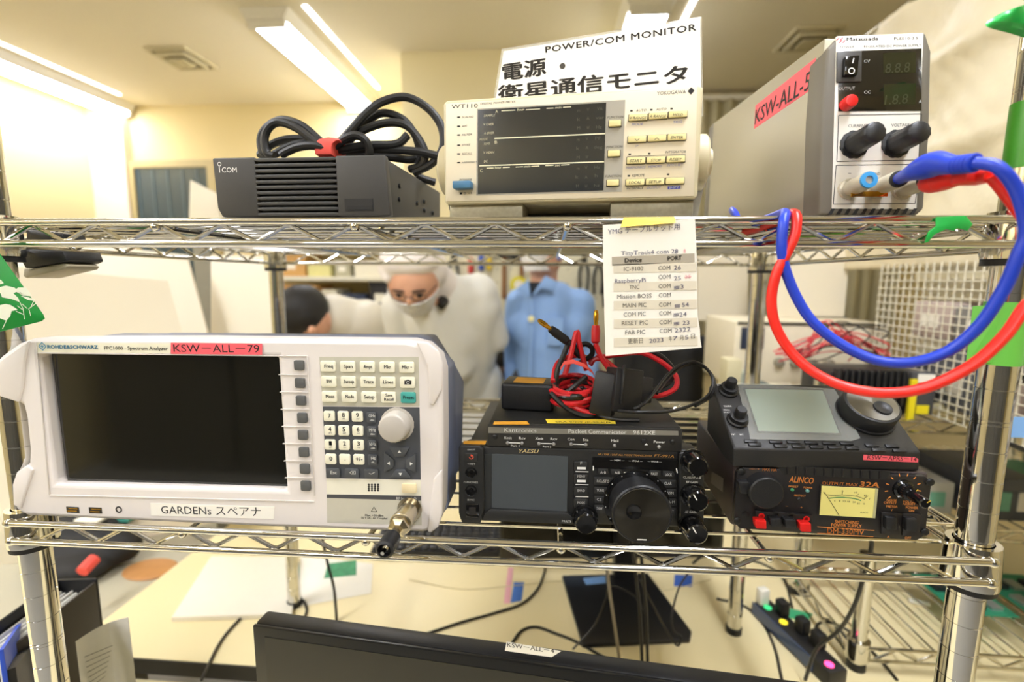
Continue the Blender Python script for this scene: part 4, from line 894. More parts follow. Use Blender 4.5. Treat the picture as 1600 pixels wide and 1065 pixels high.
for a, b in (((672, 514), (1080, 541)), ((672, 560), (1072, 586))): i.bar(AL.L(cA(*a), -.25), AL.L(cA(*b), -.25), .5)
kc = AL.L(cA(1285, 245), -.25)
for k in range(9): t_ = R(-40+k*28); d = Vector((-math.cos(t_), 0, math.sin(t_))); i.bar(kc+d*11.5, kc+d*14, .7, up=Vector((d.z, 0, -d.x)))
i.build('printing', M_ORG, al)
MB().lathe((kc.x, 0, kc.z), (0, -1, 0), [(8.2, 0), (8, 2), (6.2, 3), (6, 10), (4.4, 10.5), (4.2, 26), (3.4, 27)], 28).build('adjust_knob', BLACKGL, al, ang=30)
Ink().bar((kc.x+.5, -27.3, kc.z+1), (kc.x+3.2, -27.3, kc.z+3), .7).bar((kc.x+1.5, -10.7, kc.z+2), (kc.x+4.4, -10.7, kc.z+4.6), .7).build('knob_marks', mat('ink_yellow', 'e8c040', .4), al)
for pts in ([(1132, 412), (1282, 420), (1270, 580), (1128, 568)], [(1285, 420), (1418, 428), (1404, 590), (1282, 580)]):
    b = ap(pts, -1.6, 1.8).build('switch_frame', M_ALB, al, bevel=.5)
    cx = sum(p[0] for p in pts)/4; cz = sum(p[1] for p in pts)/4
    ap([(cx-38, cz-48), (cx+42, cz-44), (cx+40, cz+48), (cx-38, cz+44)], -6, 5).build('rocker', BLACKPL, b, bevel=1.2)
ap([(232, 400), (640, 436), (630, 556), (228, 524)], -4, 4).build('terminal_block', M_ALB, al, bevel=.6)
for k, (u, v) in enumerate(((272, 500), (378, 488), (484, 496), (592, 522))):
    m_ = REDPL if k in (0, 3) else BLACKPL
    ap([(u-44, v-30), (u+38, v-28), (u+40, v+34), (u-36, v+30)], -11, 8).build('terminal_lever', m_, al, bevel=1)
    q = AL.L(cA(u+2, v-64), -4); MB().lathe((q.x, -4, q.z), (0, -1, 0), [(2.6, 0), (2.6, .6), (1.6, .7), (1.4, -1)], 14).build('terminal_hole', m_ if k in (0, 3) else INKK, al)
for (u, v), c_ in (((492, 250), '3d9a62'), ((600, 257), '6fa7a0'), ((540, 315), '2a2a2a')):
    q = AL.L(cA(u, v), 0); MB().lathe((q.x, 0, q.z), (0, -1, 0), [(1.5, 0), (1.5, .8), (.8, 1.4)], 12).build('indicator_lamp', mat('led_'+c_, c_, .3), al)
q = AL.L(cA(160, 425), 0); MB().lathe((q.x, 0, q.z), (0, -1, 0), [(3, 0), (3, .8), (2, 1)], 14).build('screw', DARKMET, al)
P = [AL.L(cB(*p), -1.3, axis=0) for p in ((180, 690), (245, 740), (250, 665), (185, 625))]
MB().quad(*P, .2).build('rating_plate', mat('rating_grey', '77716a', .5, var=.3, scale=900), al)
# ================================================================== control head resting on the power supply
CT = AL.sub((-5, -4, ah+1.2), 0, 0, 4.0); cC = crop(1100, 580, 4.706)
ct = thing('radio_control_head', CT, 'sloping black radio control head with a greenish screen and a big knob', 'radio')
L0, L1 = CT.L(cC(245, 690), 0), CT.L(cC(1585, 720), 0); cw = L1.x
M_CTB = mat('head_black', '262523', .45, bump=.2, bscale=1500)
sl = 20.0; back_y, back_z = 64.0, 60.0
ang_s = math.degrees(math.atan2(back_z-sl, back_y-4))
MB().prism([(0, 0), (0, sl-3), (4, sl), (back_y, back_z), (back_y+6, back_z-4), (back_y+6, 10), (20, 0)], 0, cw, 'x').build('case', M_CTB, ct, bevel=2, seg=3)
SLF = CT.sub((0, 4, sl), -(90-ang_s), 0, 0)      # frame of the sloping face: its z runs up the slope
def SU(mb, name, m, parent=None, **k): o = mb.build(name, m, ct, **k); o.matrix_local = CT.mat4().inverted() @ SLF.mat4(); return o
def sp_(pts, y, th): return MB().prism([xz(SLF, cC(*p), y) for p in pts], y, y+th)
SU(sp_([(285, 122), (880, 130), (1010, 468), (392, 448)], -.6, .8), 'screen_rim', BLACKGL)
SU(sp_([(303, 130), (872, 138), (992, 452), (402, 436)], -.9, .5), 'screen', mat('head_screen', '8fa08c', .1, coat=.5))
fl = SU(sp_([(240, 78), (960, 128), (1000, 200), (1150, 490), (1090, 510), (340, 498), (330, 440)], -1.3, .25), 'screen_film', mat('clear_film', 'e8ebe2', .12, alpha=.16, spec=.8, bump=.6, bscale=60))
for (u, v, r, L_) in ((178, 145, 8.2, 9), (245, 360, 8.4, 9)):
    q = SLF.L(cC(u, v), 0); SU(MB().lathe((q.x, 0, q.z), (0, -1, 0), [(r+1, 0), (r+1, 2), (r-.3, 3), (r-.6, 7), (5, 7.5), (4.8, 15), (4, 16)], 36, flute=.03, fn=18), 'control_knob', BLACKPL, ang=40)
q = SLF.L(cC(1180, 318), 0)
SU(MB().lathe((q.x, 0, q.z), (0, -1, 0), [(24, 0), (24, 2), (22.5, 2.4), (22.6, 14), (22, 15.5), (20.4, 16)], 64), 'tuning_dial', BLACKPL, ang=30)
M_SPUN = radial(mat('spun_metal', '8a8781', .3, .95))
o = obj('dial_face', spun(20.6, 1.1), M_SPUN, ct); o.matrix_local = CT.mat4().inverted() @ SLF.mat4() @ Matrix.Translation(Vector((q.x, -15.5, q.z))*MM)
SU(MB().lathe((q.x+5, -16.5, q.z-6.5), (0, -1, 0), [(7.4, 0), (7.2, 1.6), (6.2, 1.7), (4, .7), (.4, .3)], 28), 'finger_dimple', BLACKPL)
i = Ink()
for s_, a, b, h in (('PBT', (203, 468), (235, 468), 2), ('RIT', (265, 469), (293, 469), 2), ('TX/RX', (146, 262), (205, 260), 2.2), ('SPEECH', (144, 288), (190, 288), 2), ('M-CH', (148, 306), (200, 306), 2), ('PWR', (84, 94), (128, 94), 2), ('RF', (100, 106), (134, 106), 2)): i.px(SLF, s_, cC(*a), cC(*b), h, -.3)
o = i.build('printing', INKW, ct); o.matrix_local = CT.mat4().inverted() @ SLF.mat4()
for (u, v) in [(525+130*k, 520+3*k) for k in range(5)]+[(560+132*k, 550+4*k) for k in range(5)]+[(340, 515), (372, 540), (1232, 548), (1380, 552), (1280, 580), (1435, 586)]:
    q = SLF.L(cC(u, v), 0); SU(MB().box(q.x-5.4, q.x+5.4, -1.5, 0, q.z-1.7, q.z+1.7), 'menu_key', BLACKPL, bevel=.5)
s_ = MB().prism([xz(CT, cC(*p), -.1) for p in ((1172, 612), (1555, 630), (1575, 645), (1572, 668), (1170, 650))], -.4, 0).build('red_label', REDLBL, ct)
Ink().px(CT, 'KSW－APRS－14', cC(1200, 645), cC(1562, 662), 6.6, -.55).build('lettering', INKK, s_)
# ================================================================== paper note taped to the shelf edge
NT = Frame((0, -25.5, 1400)); cT = crop(930, 330, 4.63)
c0 = NT.L(cT(400, 50)); NT = Frame((c0.x, -25.5, c0.z))
nt_ = thing('paper_note', NT, 'torn paper port list taped to the front of the upper shelf', 'note')
edge = [(55, 100), (90, 82), (300, 72), (722, 52), (735, 300), (732, 600), (740, 780), (762, 890), (755, 905), (772, 935), (762, 985), (420, 1015), (75, 1046), (62, 600)]
# the sheet bows a little: split into strips that follow a shallow curve
def bow(v): return -6.0*math.sin(math.pi*min(1, max(0, (v-60)/980)))
def nrow(t): 
    L_ = [(55, 100), (58, 400), (66, 720), (75, 1046)]; R_ = [(722, 52), (735, 330), (741, 720), (770, 985)]
    def ip(P): k = min(2, int(t*3)); f_ = t*3-k; return (P[k][0]+(P[k+1][0]-P[k][0])*f_, P[k][1]+(P[k+1][1]-P[k][1])*f_)
    return ip(L_), ip(R_)
rings = []
for k in range(13):
    a, b = nrow(k/12); d = 0.0
    jag = (random.uniform(-4, 6) if 7 < k < 12 else 0)
    A, B = NT.L(cT(*a), d), NT.L(cT(b[0]+jag, b[1]), d); Mid = (A+B)/2+Vector((0, -.15, 0))
    rings.append([A, Mid, B, B+Vector((0, .25, 0)), Mid+Vector((0, .25, 0)), A+Vector((0, .25, 0))])
MB().loft(rings).build('sheet', PAPER, nt_)
def note_y(v, lift=.35): t = (v-75)/940; return -.25-lift
def band(pts, m, name, lift=.12):
    P = [NT.L(cT(u, v), note_y(v, lift)) for u, v in pts]; return MB().quad(*P, .1).build(name, m, nt_)
band([(122, 394), (720, 366), (718, 304), (120, 330)], mat('band_dark', 'b3aa97', .8), 'header_band')
for v in (415, 548, 682, 815, 950):
    band([(128+v*.01, v+30), (722+v*.02, v+20), (722+v*.02, v-45), (128+v*.01, v-34)], mat('band_light', 'e2d9c3', .8), 'row_band')
i = Ink(); j = Ink()
def nput(ink, s_, u0, v0, u1, v1, h, bold=0): y = note_y((v0+v1)/2, .4); ink.px(NT, s_, cT(u0, v0), cT(u1, v1), h/4.63, y, bold=bold)
for s_, u0, v0, u1, v1, h, bo in (('Device', 214, 370, 338, 364, 30, .025), ('PORT', 524, 356, 627, 350, 30, .025), ('IC-9100', 208, 432, 347, 427, 30, 0), ('TNC', 247, 563, 320, 561, 30, 0), ('Mission BOSS', 160, 632, 408, 624, 30, 0), ('MAIN PIC', 200, 696, 370, 690, 30, 0), ('COM PIC', 206, 762, 366, 756, 30, 0), ('RESET PIC', 193, 824, 382, 818, 30, 0), ('FAB PIC', 218, 891, 361, 886, 30, 0), ('更新日', 238, 955, 345, 950, 30, 0)): nput(i, s_, u0, v0, u1, v1, h, bo)
for k, v in enumerate((426, 490, 557, 622, 690, 754, 818, 880)): nput(i, 'COM', 456+k*1.4, v, 543+k*1.5, v-4, 30)
nput(i, '年', 532, 936, 556, 934, 28); nput(i, '月', 612, 930, 638, 928, 28); nput(i, '日', 694, 918, 722, 916, 28)
i.build('print', mat('ink_soft', '4a453c', .7), nt_)
for s_, u0, v0, u1, v1, h in (('YMG テーブルサット用', 92, 165, 614, 128, 34), ('TinyTrack4 com 28', 188, 318, 600, 302, 30), ('26', 570, 422, 620, 420, 30), ('RaspberryPi', 142, 520, 366, 510, 30), ('25', 570, 500, 620, 497, 30), ('3', 618, 560, 640, 558, 30), ('54', 628, 692, 678, 688, 30), ('24', 610, 762, 662, 758, 30), ('23', 632, 822, 682, 818, 30), ('2322', 576, 876, 690, 866, 30), ('2023', 392, 952, 494, 944, 30), ('7', 562, 932, 596, 930, 28), ('5', 650, 926, 676, 924, 28)): nput(j, s_, u0, v0, u1, v1, h)
for u, v in ((570, 552), (575, 684), (566, 748), (568, 812)):
    for d in (-6, 2, 10): y = note_y(v, .7); j.bar(NT.L(cT(u, v+d), y), NT.L(cT(u+40, v+d-4), y), .5)
j.build('handwriting', mat('ink_pen', '4d4a66', .7), nt_)
jj = Ink(); nput(jj, '8', 640, 300, 656, 298, 26); nput(jj, '25', 650, 486, 692, 482, 24); jj.bar(NT.L(cT(646, 478), note_y(478, .7)), NT.L(cT(696, 472), note_y(478, .7)), .4); jj.build('red_pen', mat('ink_pink', 'e79aa0', .7), nt_)
tp = [(185, 112), (205, 45), (578, 40), (582, 82)]
MB().quad(*[NT.L(cT(u, v), -3.2 if v > 60 else 0.8) for u, v in (tp[0], tp[3], tp[2], tp[1])], .2).build('yellow_tape', YELTAPE, nt_)

# ================================================================== things on the packet controller
ZK = 1231.2
cK = crop(860, 480, 5.323)
AD = Frame(KN.W((26, 42, kh+1.4)), 0, 0, -6); ad = thing('power_adapter', AD, 'black plug-in power adapter with a yellow label on the flat controller', 'adapter')
qa, qb = AD.L((766, 600)), AD.L((858, 625))
MB().box(-19, 32, 0, 38, 0, 27).build('body', BLACKPL, ad, bevel=3, seg=3); MB().box(-8, 22, 6, 30, 26.5, 27.4).build('yellow_label', mat('orange_label', 'd99a2b', .55), ad)
m = MB(); m.lathe((32, 10, 12), (1, -.1, -.12), [(5.5 if k % 2 else 4.6, k*2.6) for k in range(9)], 16).build('strain_relief', BLACKRB, ad)
MB().tube([(54, 8, 10), (64, 2, 6), (76, -10, 3), (92, -18, 2.2), (112, -16, 2.2)], 2.0, 8).build('cord', M_CAB, ad)
tl = thing('test_lead_bundle', tuple(KN.W((95, 45, kh+1.4))), 'tangled bundle of red and black test leads with a red strap', 'cable'); TO = KN.W((95, 45, kh+1.4))
def strand(pts, r, m, parent, o, name='lead', c=cK): return MB().tube([aty(*c(u, v), y)-o for u, v, y in pts], r, 8, smooth=6).build(name, m, parent)
M_R2 = mat('lead_red_dark', 'd8232a', .35); M_K2 = mat('lead_black', '1c1b1a', .35)
rr = random.Random(3)
for k in range(9):
    cx, cz = 205+rr.uniform(-15, 15), 640+k*14+rr.uniform(-10, 10); rx, rz = 185+rr.uniform(-25, 20), 72+rr.uniform(-12, 18); pts = []
    for a in range(0, 15): t_ = R(a*27+k*40); pts.append((cx+rx*math.cos(t_), cz+rz*math.sin(t_)*(1), 56-math.sin(t_)*24+rr.uniform(-3, 3)))
    strand(pts, 2.5, M_R2 if k % 3 != 1 else M_K2, tl, TO)
for k, (pts, m_) in enumerate((
    ([(120, 560, 50), (160, 430, 52), (218, 205, 56), (240, 300, 56), (268, 410, 58), (300, 520, 60)], M_R2), ([(40, 640, 46), (60, 520, 48), (100, 420, 52), (140, 320, 56), (135, 290, 56)], M_K2),
    ([(210, 350, 60), (280, 305, 62), (340, 330, 64), (345, 390, 66), (280, 440, 66), (230, 470, 66)], M_K2), ([(375, 300, 62), (420, 410, 60), (480, 500, 58), (530, 580, 56)], M_R2),
    ([(330, 480, 70), (370, 430, 70), (450, 440, 68), (540, 510, 64), (600, 560, 60)], M_R2), ([(20, 620, 44), (50, 480, 60), (130, 420, 70), (250, 400, 74), (330, 440, 74)], M_R2),
    ([(380, 420, 78), (600, 388, 84), (760, 380, 88), (900, 440, 88), (1000, 515, 86), (1052, 595, 82), (1030, 680, 76), (900, 735, 68), (790, 715, 62), (740, 680, 60)], M_R2),
    ([(420, 420, 84), (650, 380, 90), (840, 372, 94), (950, 430, 94), (1020, 520, 92), (1010, 600, 88), (900, 672, 78), (800, 690, 68), (730, 690, 62)], M_K2),
    ([(20, 730, 40), (120, 715, 38), (220, 640, 38), (300, 575, 42)], M_K2), ([(0, 710, 36), (90, 800, 32), (210, 880, 30), (320, 905, 30), (370, 890, 34)], M_K2),
    ([(60, 770, 36), (200, 830, 32), (340, 880, 32), (410, 850, 36), (390, 780, 46)], M_R2))): strand(pts, 2.6, m_, tl, TO)
def plug(p, q, m_, nm):
    a, b = aty(*cK(*p[:2]), p[2])-TO, aty(*cK(*q[:2]), q[2])-TO; d = b-a
    g = MB().lathe(a, d, [(2.6, 0), (4.2, 2), (4.4, d.length*.7), (3.6, d.length)], 16).build(nm, m_, tl)
    MB().lathe(b, d, [(2.0, 0), (2.0, 4), (2.6, 6), (2.6, 11), (1.6, 15)], 12).build('gold_tip', GOLD, g)
plug((145, 285, 54), (0, 178, 48), BLACKRB, 'black_plug'); plug((375, 300, 62), (378, 150, 64), M_R2, 'red_plug'); plug((265, 410, 62), (140, 285, 56), BLACKRB, 'black_plug')
sr = [(80, 505, 40), (110, 450, 38), (190, 432, 38), (280, 465, 38), (345, 520, 40), (365, 560, 42)]
m = MB(); m.loft([[aty(*cK(u, v), y)-TO, aty(*cK(u+4, v+40-8*abs(k-2.5)), y-1)-TO, aty(*cK(u+4, v+40-8*abs(k-2.5)), y+2)-TO, aty(*cK(u, v), y+2)-TO] for k, (u, v, y) in enumerate(sr)]); m.build('strap', mat('strap_red', 'f0584c', .8, bump=.3), tl, bevel=.4)
fz = thing('fuse_holder', tuple(KN.W((118, 26, kh+1.4))), 'black blade fuse holder lying beside the red test leads', 'fuse holder'); FO = KN.W((118, 26, kh+1.4))
def fbox(c, sx, sy, sz, rz, name, ry=0):
    o = MB().cbox((0, 0, 0), sx, sy, sz).build(name, BLACKPL, fz, bevel=1.6); o.location = (aty(*cK(*c[:2]), c[2])-FO)*MM; o.rotation_euler = (R(-8), R(ry), R(rz)); return o
fbox((455, 715, 36), 21, 18, 40, -20, 'cap', 6); fbox((605, 685, 36), 28, 22, 40, 18, 'body', 8); fbox((738, 680, 44), 20, 16, 24, 18, 'clip', 8)
fbox((600, 640, 24), 3, 4, 36, 18, 'rib', 8)
w1 = [(690, 845, 18), (780, 800, 22), (870, 700, 40), (960, 580, 60), (1060, 490, 70), (1180, 450, 74), (1290, 500, 74), (1350, 600, 68), (1320, 720, 56), (1190, 805, 40), (1000, 862, 26), (760, 872, 18), (560, 860, 20)]
bc = thing('thin_black_cord', tuple(KN.W((150, 20, kh+1.4))), 'thin twin black cord looping off the flat controller', 'cable'); BO = KN.W((150, 20, kh+1.4))
strand(w1, 1.5, M_K2, bc, BO, 'strand'); strand([(u+14, v+16, y+4) for u, v, y in w1[2:10]], 1.5, M_K2, bc, BO, 'strand')

# ================================================================== tapes on the posts and shelf
def tape_sleeve(name, label, px, y0, y1, flag, group='green tape on the right post'):
    z1_, z0_ = aty(px, y0, -13).z, aty(px, y1, -13).z
    t = thing(name, (RW, 0, z0_), label, 'tape', group)
    MB().lathe((0, 0, 0), (0, 0, 1), [(12.75, 0), (13.3, 0), (13.4, (z1_-z0_)/2), (13.3, z1_-z0_), (12.75, z1_-z0_)], 32).build('wrap', flag, t)
    return t, z1_-z0_
tape_sleeve('green_tape_wrap', 'dark green tape wrapped round the right post above the upper shelf', 1590, 150, 258, mat('green_tape_dark', '3f8f24', .35))
t, h = tape_sleeve('green_tape_wrap', 'light green tape wrapped round the right post between the shelves', 1550, 472, 572, mat('green_tape_light', '6cc04a', .4))
MB().quad((-11, -7, 2), (-26, -2, -2), (-23, 2, h-4), (-8, -8, h-1), .3).build('loose_end', mat('green_tape_light', '6cc04a', .4), t)
MB().quad((12, -6, 0), (28, 2, -2), (27, 2, h-2), (12, -6, h), .3).build('loose_end', mat('green_tape_light', '6cc04a', .4), t)
ft_ = thing('green_tape_flag', tuple(aty(1585, 60, -13)), 'crumpled green tape flag stuck on the right post near the ceiling', 'tape'); fo = aty(1585, 60, -13)
g = [[aty(u, v, y)-fo for u, v, y in row] for row in ([(1540, 42, -30), (1552, 46, -20), (1578, 52, -14), (1600, 60, -16), (1622, 66, -14)], [(1536, 36, -22), (1556, 34, -32), (1580, 36, -20), (1602, 38, -28), (1624, 40, -20)], [(1558, 24, -26), (1572, 16, -18), (1590, 10, -30), (1606, 4, -22), (1626, 2, -16)])]
m = MB(); m.add([p for r_ in g for p in r_], [(r_*5+k, r_*5+k+1, (r_+1)*5+k+1, (r_+1)*5+k) for r_ in range(2) for k in range(4)])
o = m.build('flag', GREENTAPE, ft_); so = o.modifiers.new('s', 'SOLIDIFY'); so.thickness = .0004; sb = o.modifiers.new('u', 'SUBSURF'); sb.levels = 2; sb.render_levels = 2
gt = thing('green_tape_piece', tuple(aty(1480, 350, -23)), 'bright green tape folded over the front edge of the upper shelf', 'tape'); go = aty(1480, 350, -23)
gp = [(1462, 339, -23.5), (1508, 337, -23.5), (1519, 350, -23.5), (1512, 360, -24), (1496, 356, -24), (1490, 360, -24), (1478, 358, -24), (1462, 366, -25), (1452, 378, -25), (1447, 379, -25), (1452, 362, -24.5), (1463, 353, -24)]
MB().prism([((aty(u, v, y)-go).x, (aty(u, v, y)-go).z) for u, v, y in gp], -1.2, .2).build('tape', GREENTAPE, gt, bevel=.3)
# green printed card hanging at the left post
GC = Frame((0, -32, 1380)); q0 = GC.L((67, 498)); GC = Frame((q0.x, -32, q0.z), 0, 0, 8)
gc = thing('green_card', GC, 'green card printed with white leaves hanging at the left post', 'card')
V = [GC.L(p) for p in ((66, 492), (68, 498), (63, 502), (-40, 528), (-110, 420), (-34, 352))]
MB().prism([(p.x, p.z) for p in V], 0, 1.6).build('board', mat('card_green', '118a34', .4), gc, bevel=.3)
cL = crop(0, 380, 6.66); i = Ink()
def leaf(pts): i.poly([GC.L(cL(*p), -.15) for p in pts])
leaf([(-60, 470), (60, 440), (150, 460), (200, 500), (240, 545), (330, 550), (250, 540), (170, 505), (140, 520), (190, 570), (205, 610), (120, 580), (20, 560), (5, 520)][::-1])
leaf([(150, 485), (190, 460), (270, 458), (335, 545), (260, 545), (215, 510)][::-1]); leaf([(215, 545), (270, 555), (360, 580), (370, 600), (290, 590)][::-1]); leaf([(110, 640), (185, 690), (120, 705), (110, 660)][::-1])
leaf([(-40, 650), (60, 630), (110, 640), (120, 710), (105, 760), (65, 805), (0, 780), (-40, 760)][::-1]); leaf([(-30, 370), (10, 380), (40, 415), (-20, 430)][::-1])
for a, b in (((205, 610), (240, 680)), ((240, 680), (255, 790)), ((300, 680), (320, 755)), ((380, 620), (300, 680)), ((65, 805), (25, 890)), ((350, 600), (320, 665)), ((230, 630), (285, 680)), ((180, 650), (235, 690)), ((165, 705), (245, 740))): i.bar(GC.L(cL(*a), -.15), GC.L(cL(*b), -.15), .55)
i.build('leaf_print', mat('ink_leaf', 'eef0d8', .6), gc)
# black clip unit with a beige edge under the upper shelf
BC = Frame(aty(60, 400, 30)); bk = thing('clip_bracket', BC, 'black clip bracket with a beige edge under the upper shelf at left', 'bracket')
def bpoly(pts): return [xz(BC, cL(*p), 0) for p in pts]
MB().prism(bpoly([(60, 50), (650, 76), (690, 175), (640, 200), (260, 262), (225, 195), (60, 190)]), 0, 40).build('body', BLACKPL, bk, bevel=1.5)
MB().prism(bpoly([(225, 260), (260, 270), (640, 205), (680, 230), (660, 265), (245, 362), (215, 340)]), 2, 36).build('lower_edge', mat('beige_edge', 'b6aa8c', .5), bk, bevel=1)
MB().prism(bpoly([(200, -160), (580, -110), (600, -40), (560, -20), (200, -30)]), 6, 30).build('upper_arm', BLACKPL, bk, bevel=1.5)
# ================================================================== tables
M_TOP = mat('table_cream', 'efdfae', .4, var=.03, scale=6); M_EDGE = mat('table_edge', '1d1b17', .5)
def table(name, label, x0, x1, y0, y1, z, th=28, m=M_TOP):
    t = thing(name, ((x0+x1)/2, (y0+y1)/2, 0), label, 'table'); hx, hy = (x1-x0)/2, (y1-y0)/2
    MB().box(-hx, hx, -hy, hy, z-th, z).build('tabletop', m, t, bevel=1.5)
    MB().box(-hx-1, hx+1, -hy-3, -hy, z-th, z-1).build('edge_band', M_EDGE, t)
    for sx in (-1, 1):
        for sy in (-1, 1): MB().box(sx*(hx-60)-20, sx*(hx-60)+20, sy*(hy-60)-20, sy*(hy-60)+20, 0, z-th).build('leg', mat('leg_grey', '8a877c', .4, .4), t)
    return t
table('work_table', 'cream table behind the rack carrying the black monitor stand', -345, 1960, 296, 1180, 700)
table('near_table', 'lower cream table under the front of the rack', -1100, 1900, -330, 290, 665, m=mat('table_cream_near', 'e8dbb0', .4, var=.03, scale=6))
table('side_table', 'grey table at lower left beyond the binders', -1500, -360, 300, 1250, 660, m=mat('table_grey', 'b9b39c', .5, var=.03, scale=6))
# ================================================================== monitor in the foreground
MN = Frame((193, 47, 665), 0, 0, -5.1); mn = thing('foreground_monitor', MN, 'black monitor in the foreground below the lower shelf', 'monitor')
MB().box(0, 560, -2, 18, 20, 324).build('housing', BLACKPL, mn, bevel=3, seg=2)
MB().box(0, 560, -6, -2, 20, 323).build('bezel', mat('bezel_black', '151514', .3), mn, bevel=1)
MB().box(14, 546, -6.6, -5, 40, 312).build('screen', mat('screen_off', '0e0d0a', .35), mn)
MB().box(250, 310, 10, 40, 0, 60).build('stand_neck', BLACKPL, mn, bevel=2); MB().box(170, 390, -60, 120, 0, 9).build('stand_base', BLACKPL, mn, bevel=3)
cQ = crop(700, 820, 3.2)
P = [MN.L(cQ(*p), 335.3, axis=2) for p in ((285, 612), (300, 578), (568, 622), (540, 640))]
Pf = [MN.L(cQ(*p), -6.4) for p in ((284, 628), (290, 600), (556, 640), (518, 660))]
lb = MB().quad(MN.L(cQ(284, 628), -6.5), MN.L(cQ(518, 660), -6.5), MN.L(cQ(566, 630), -6.5), MN.L(cQ(293, 583), -6.5), .3).build('white_label', PAPER, mn)
Ink().px(MN, 'KSW－ALL－4', cQ(296, 608), cQ(530, 640), 6.6, -7.2).build('lettering', INKK, lb)
# ================================================================== monitor on a square stand
SM = Frame((662, 505, 700), 0, 0, 6); sm = thing('stand_monitor', SM, 'black monitor on a flat square stand behind the transceiver', 'monitor')
b = [SM.L(p, 9, axis=2) for p in ((878, 898), (1012, 894), (1081, 985), (1078, 998), (910, 1006))]
MB().prism([(p.x, p.y) for p in b], 0, 9, 'z').build('stand_base', mat('stand_black', '1c1c1d', .35), sm, bevel=2.5, seg=3)
q = SM.L((978, 905), 9, axis=2); MB().box(q.x-24, q.x+24, q.y+2, q.y+26, 8, 190).build('stand_neck', BLACKPL, sm, bevel=2)
y0 = q.y+28; e = [SM.L(p, y0) for p in ((781, 874), (1128, 884))]
MB().box(e[0].x, e[1].x, y0, y0+26, e[0].z, e[0].z+250).build('housing', mat('monitor_olive', '26231a', .4), sm, bevel=2)
MB().box(e[0].x+8, e[1].x-8, y0-1, y0+1, e[0].z+26, e[0].z+240).build('screen', mat('monitor_screen', '17150f', .15), sm)
P = [SM.L(cQ(*p), 9.4, axis=2) for p in ((690, 298), (790, 288), (786, 254), (674, 266))]; MB().quad(*P, .3).build('blue_label', mat('blue_label', '7ea9e0', .5), sm)
# ================================================================== keyboard
kq = [atz(*p, 716) for p in ((640, 858), (780, 858), (640, 815), (780, 815))]
KB = Frame((290, 640, 700), 0, 0, 5); kb = thing('keyboard', KB, 'black computer keyboard lying on the cream table', 'keyboard')
MB().box(-200, 180, 0, 130, 0, 16).build('base', BLACKPL, kb, bevel=2)
kc_ = MB().box(-8, 8, -7.5, 7.5, 0, 6).mesh('key_cap', bevel=1.2)
for r_ in range(6):
    for k in range(19): obj('key_cap', kc_, mat('keycap', '2b2b2c', .4), kb, loc=(-188+k*19.6, 13+r_*20, 16))
# ================================================================== papers on the table
def flat(name, label, cat, pts, z, th, m, group=None):
    P = [atz(*p, z) for p in pts]; c = sum(P, Vector())/len(P); t = thing(name, (c.x, c.y, z-th), label, cat, group)
    MB().prism([(p.x-c.x, p.y-c.y) for p in P], 0, th, 'z').build('sheet', m, t, bevel=min(.4, th/4)); return t, c
M_PAD = mat('pad_white', 'f6efdc', .8, var=.02)
t, c = flat('paper_pad', 'thick white paper pad on the table by the rear left post', 'paper', [(268, 964), (456, 958), (468, 870), (330, 868)], 710, 10, M_PAD)
P = [atz(*p, 703) for p in ((268, 968), (456, 962))]; MB().tube([P[0]-c+Vector((0, -3, 3)), P[1]-c+Vector((0, -3, 3))], 2.2, 8, smooth=0).build('green_edge', mat('pad_green', '6f8a6a', .6), t)
t, c = flat('loose_sheet', 'white sheet with a green printed picture on the table', 'paper', [(462, 948), (580, 926), (583, 880), (470, 866)], 701, 1, PAPER)
P = [atz(*p, 701.5)-c+Vector((0, 0, -700)) for p in ((506, 903), (557, 898), (557, 874), (512, 880))]; P = [Vector((p.x, p.y, 1.2)) for p in [atz(*q, 701.5)-c for q in ((506, 903), (557, 898), (557, 874), (512, 880))]]
MB().quad(*P, .2).build('picture', mat('picture_green', '3f8f62', .6, var=.6, scale=70), t)
flat('blue_tape_tag', 'blue tape tag with dark marks beside the pink strip', 'tape', [(798, 941), (815, 938), (819, 909), (803, 909)], 700.6, .5, mat('tag_blue2', '4a78c8', .6, var=.2, scale=200), 'blue tape tags on the table')
flat('blue_tape_tag', 'blue tape tag on the table right of the square stand', 'tape', [(1053, 915), (1081, 916), (1082, 898), (1054, 897)], 700.6, .5, mat('tag_blue3', '3a63b8', .6), 'blue tape tags on the table')
flat('pink_strip', 'narrow pink paper strip on the table', 'paper', [(787, 942), (797, 942), (802, 886), (794, 886)], 700.6, .5, mat('pink_paper', 'f3b6bd', .7))
# ================================================================== cables on and above the table
def cable(name, label, pts, r=2.4, m=None, cat='cable', group=None, plug_end=False):
    W = []
    for p in pts: W.append(atz(p[0], p[1], p[2]+r) if p[3] == 'z' else aty(p[0], p[1], p[2]))
    o = W[0]; t = thing(name, tuple(o), label, cat, group); MB().tube([w-o for w in W], r, 8, smooth=6).build('wire', m or M_K2, t)
    if plug_end: e = W[-1]-o; d = (W[-1]-W[-2]).normalized(); MB().lathe(e, d, [(r, 0), (5, 2), (6, 14), (4, 18)], 12).build('plug', BLACKRB, t)
    return t
Z = lambda *a: [(x, y, 700, 'z') for x, y in a]
cable('black_cable', 'black cable curving round the rear left post of the rack', Z((315, 1062), (340, 1010), (362, 980), (400, 945), (440, 934), (470, 936), (479, 950), (476, 964)), 2.6, group='black cables under the rack')
cable('black_cable', 'black cable hanging straight down behind the analyser', [(503, 838, 430, 'y'), (512, 880, 425, 'y'), (522, 920, 420, 'y'), (526, 970, 412, 'y'), (527, 1010, 400, 'y')], 2.8, group='black cables under the rack')
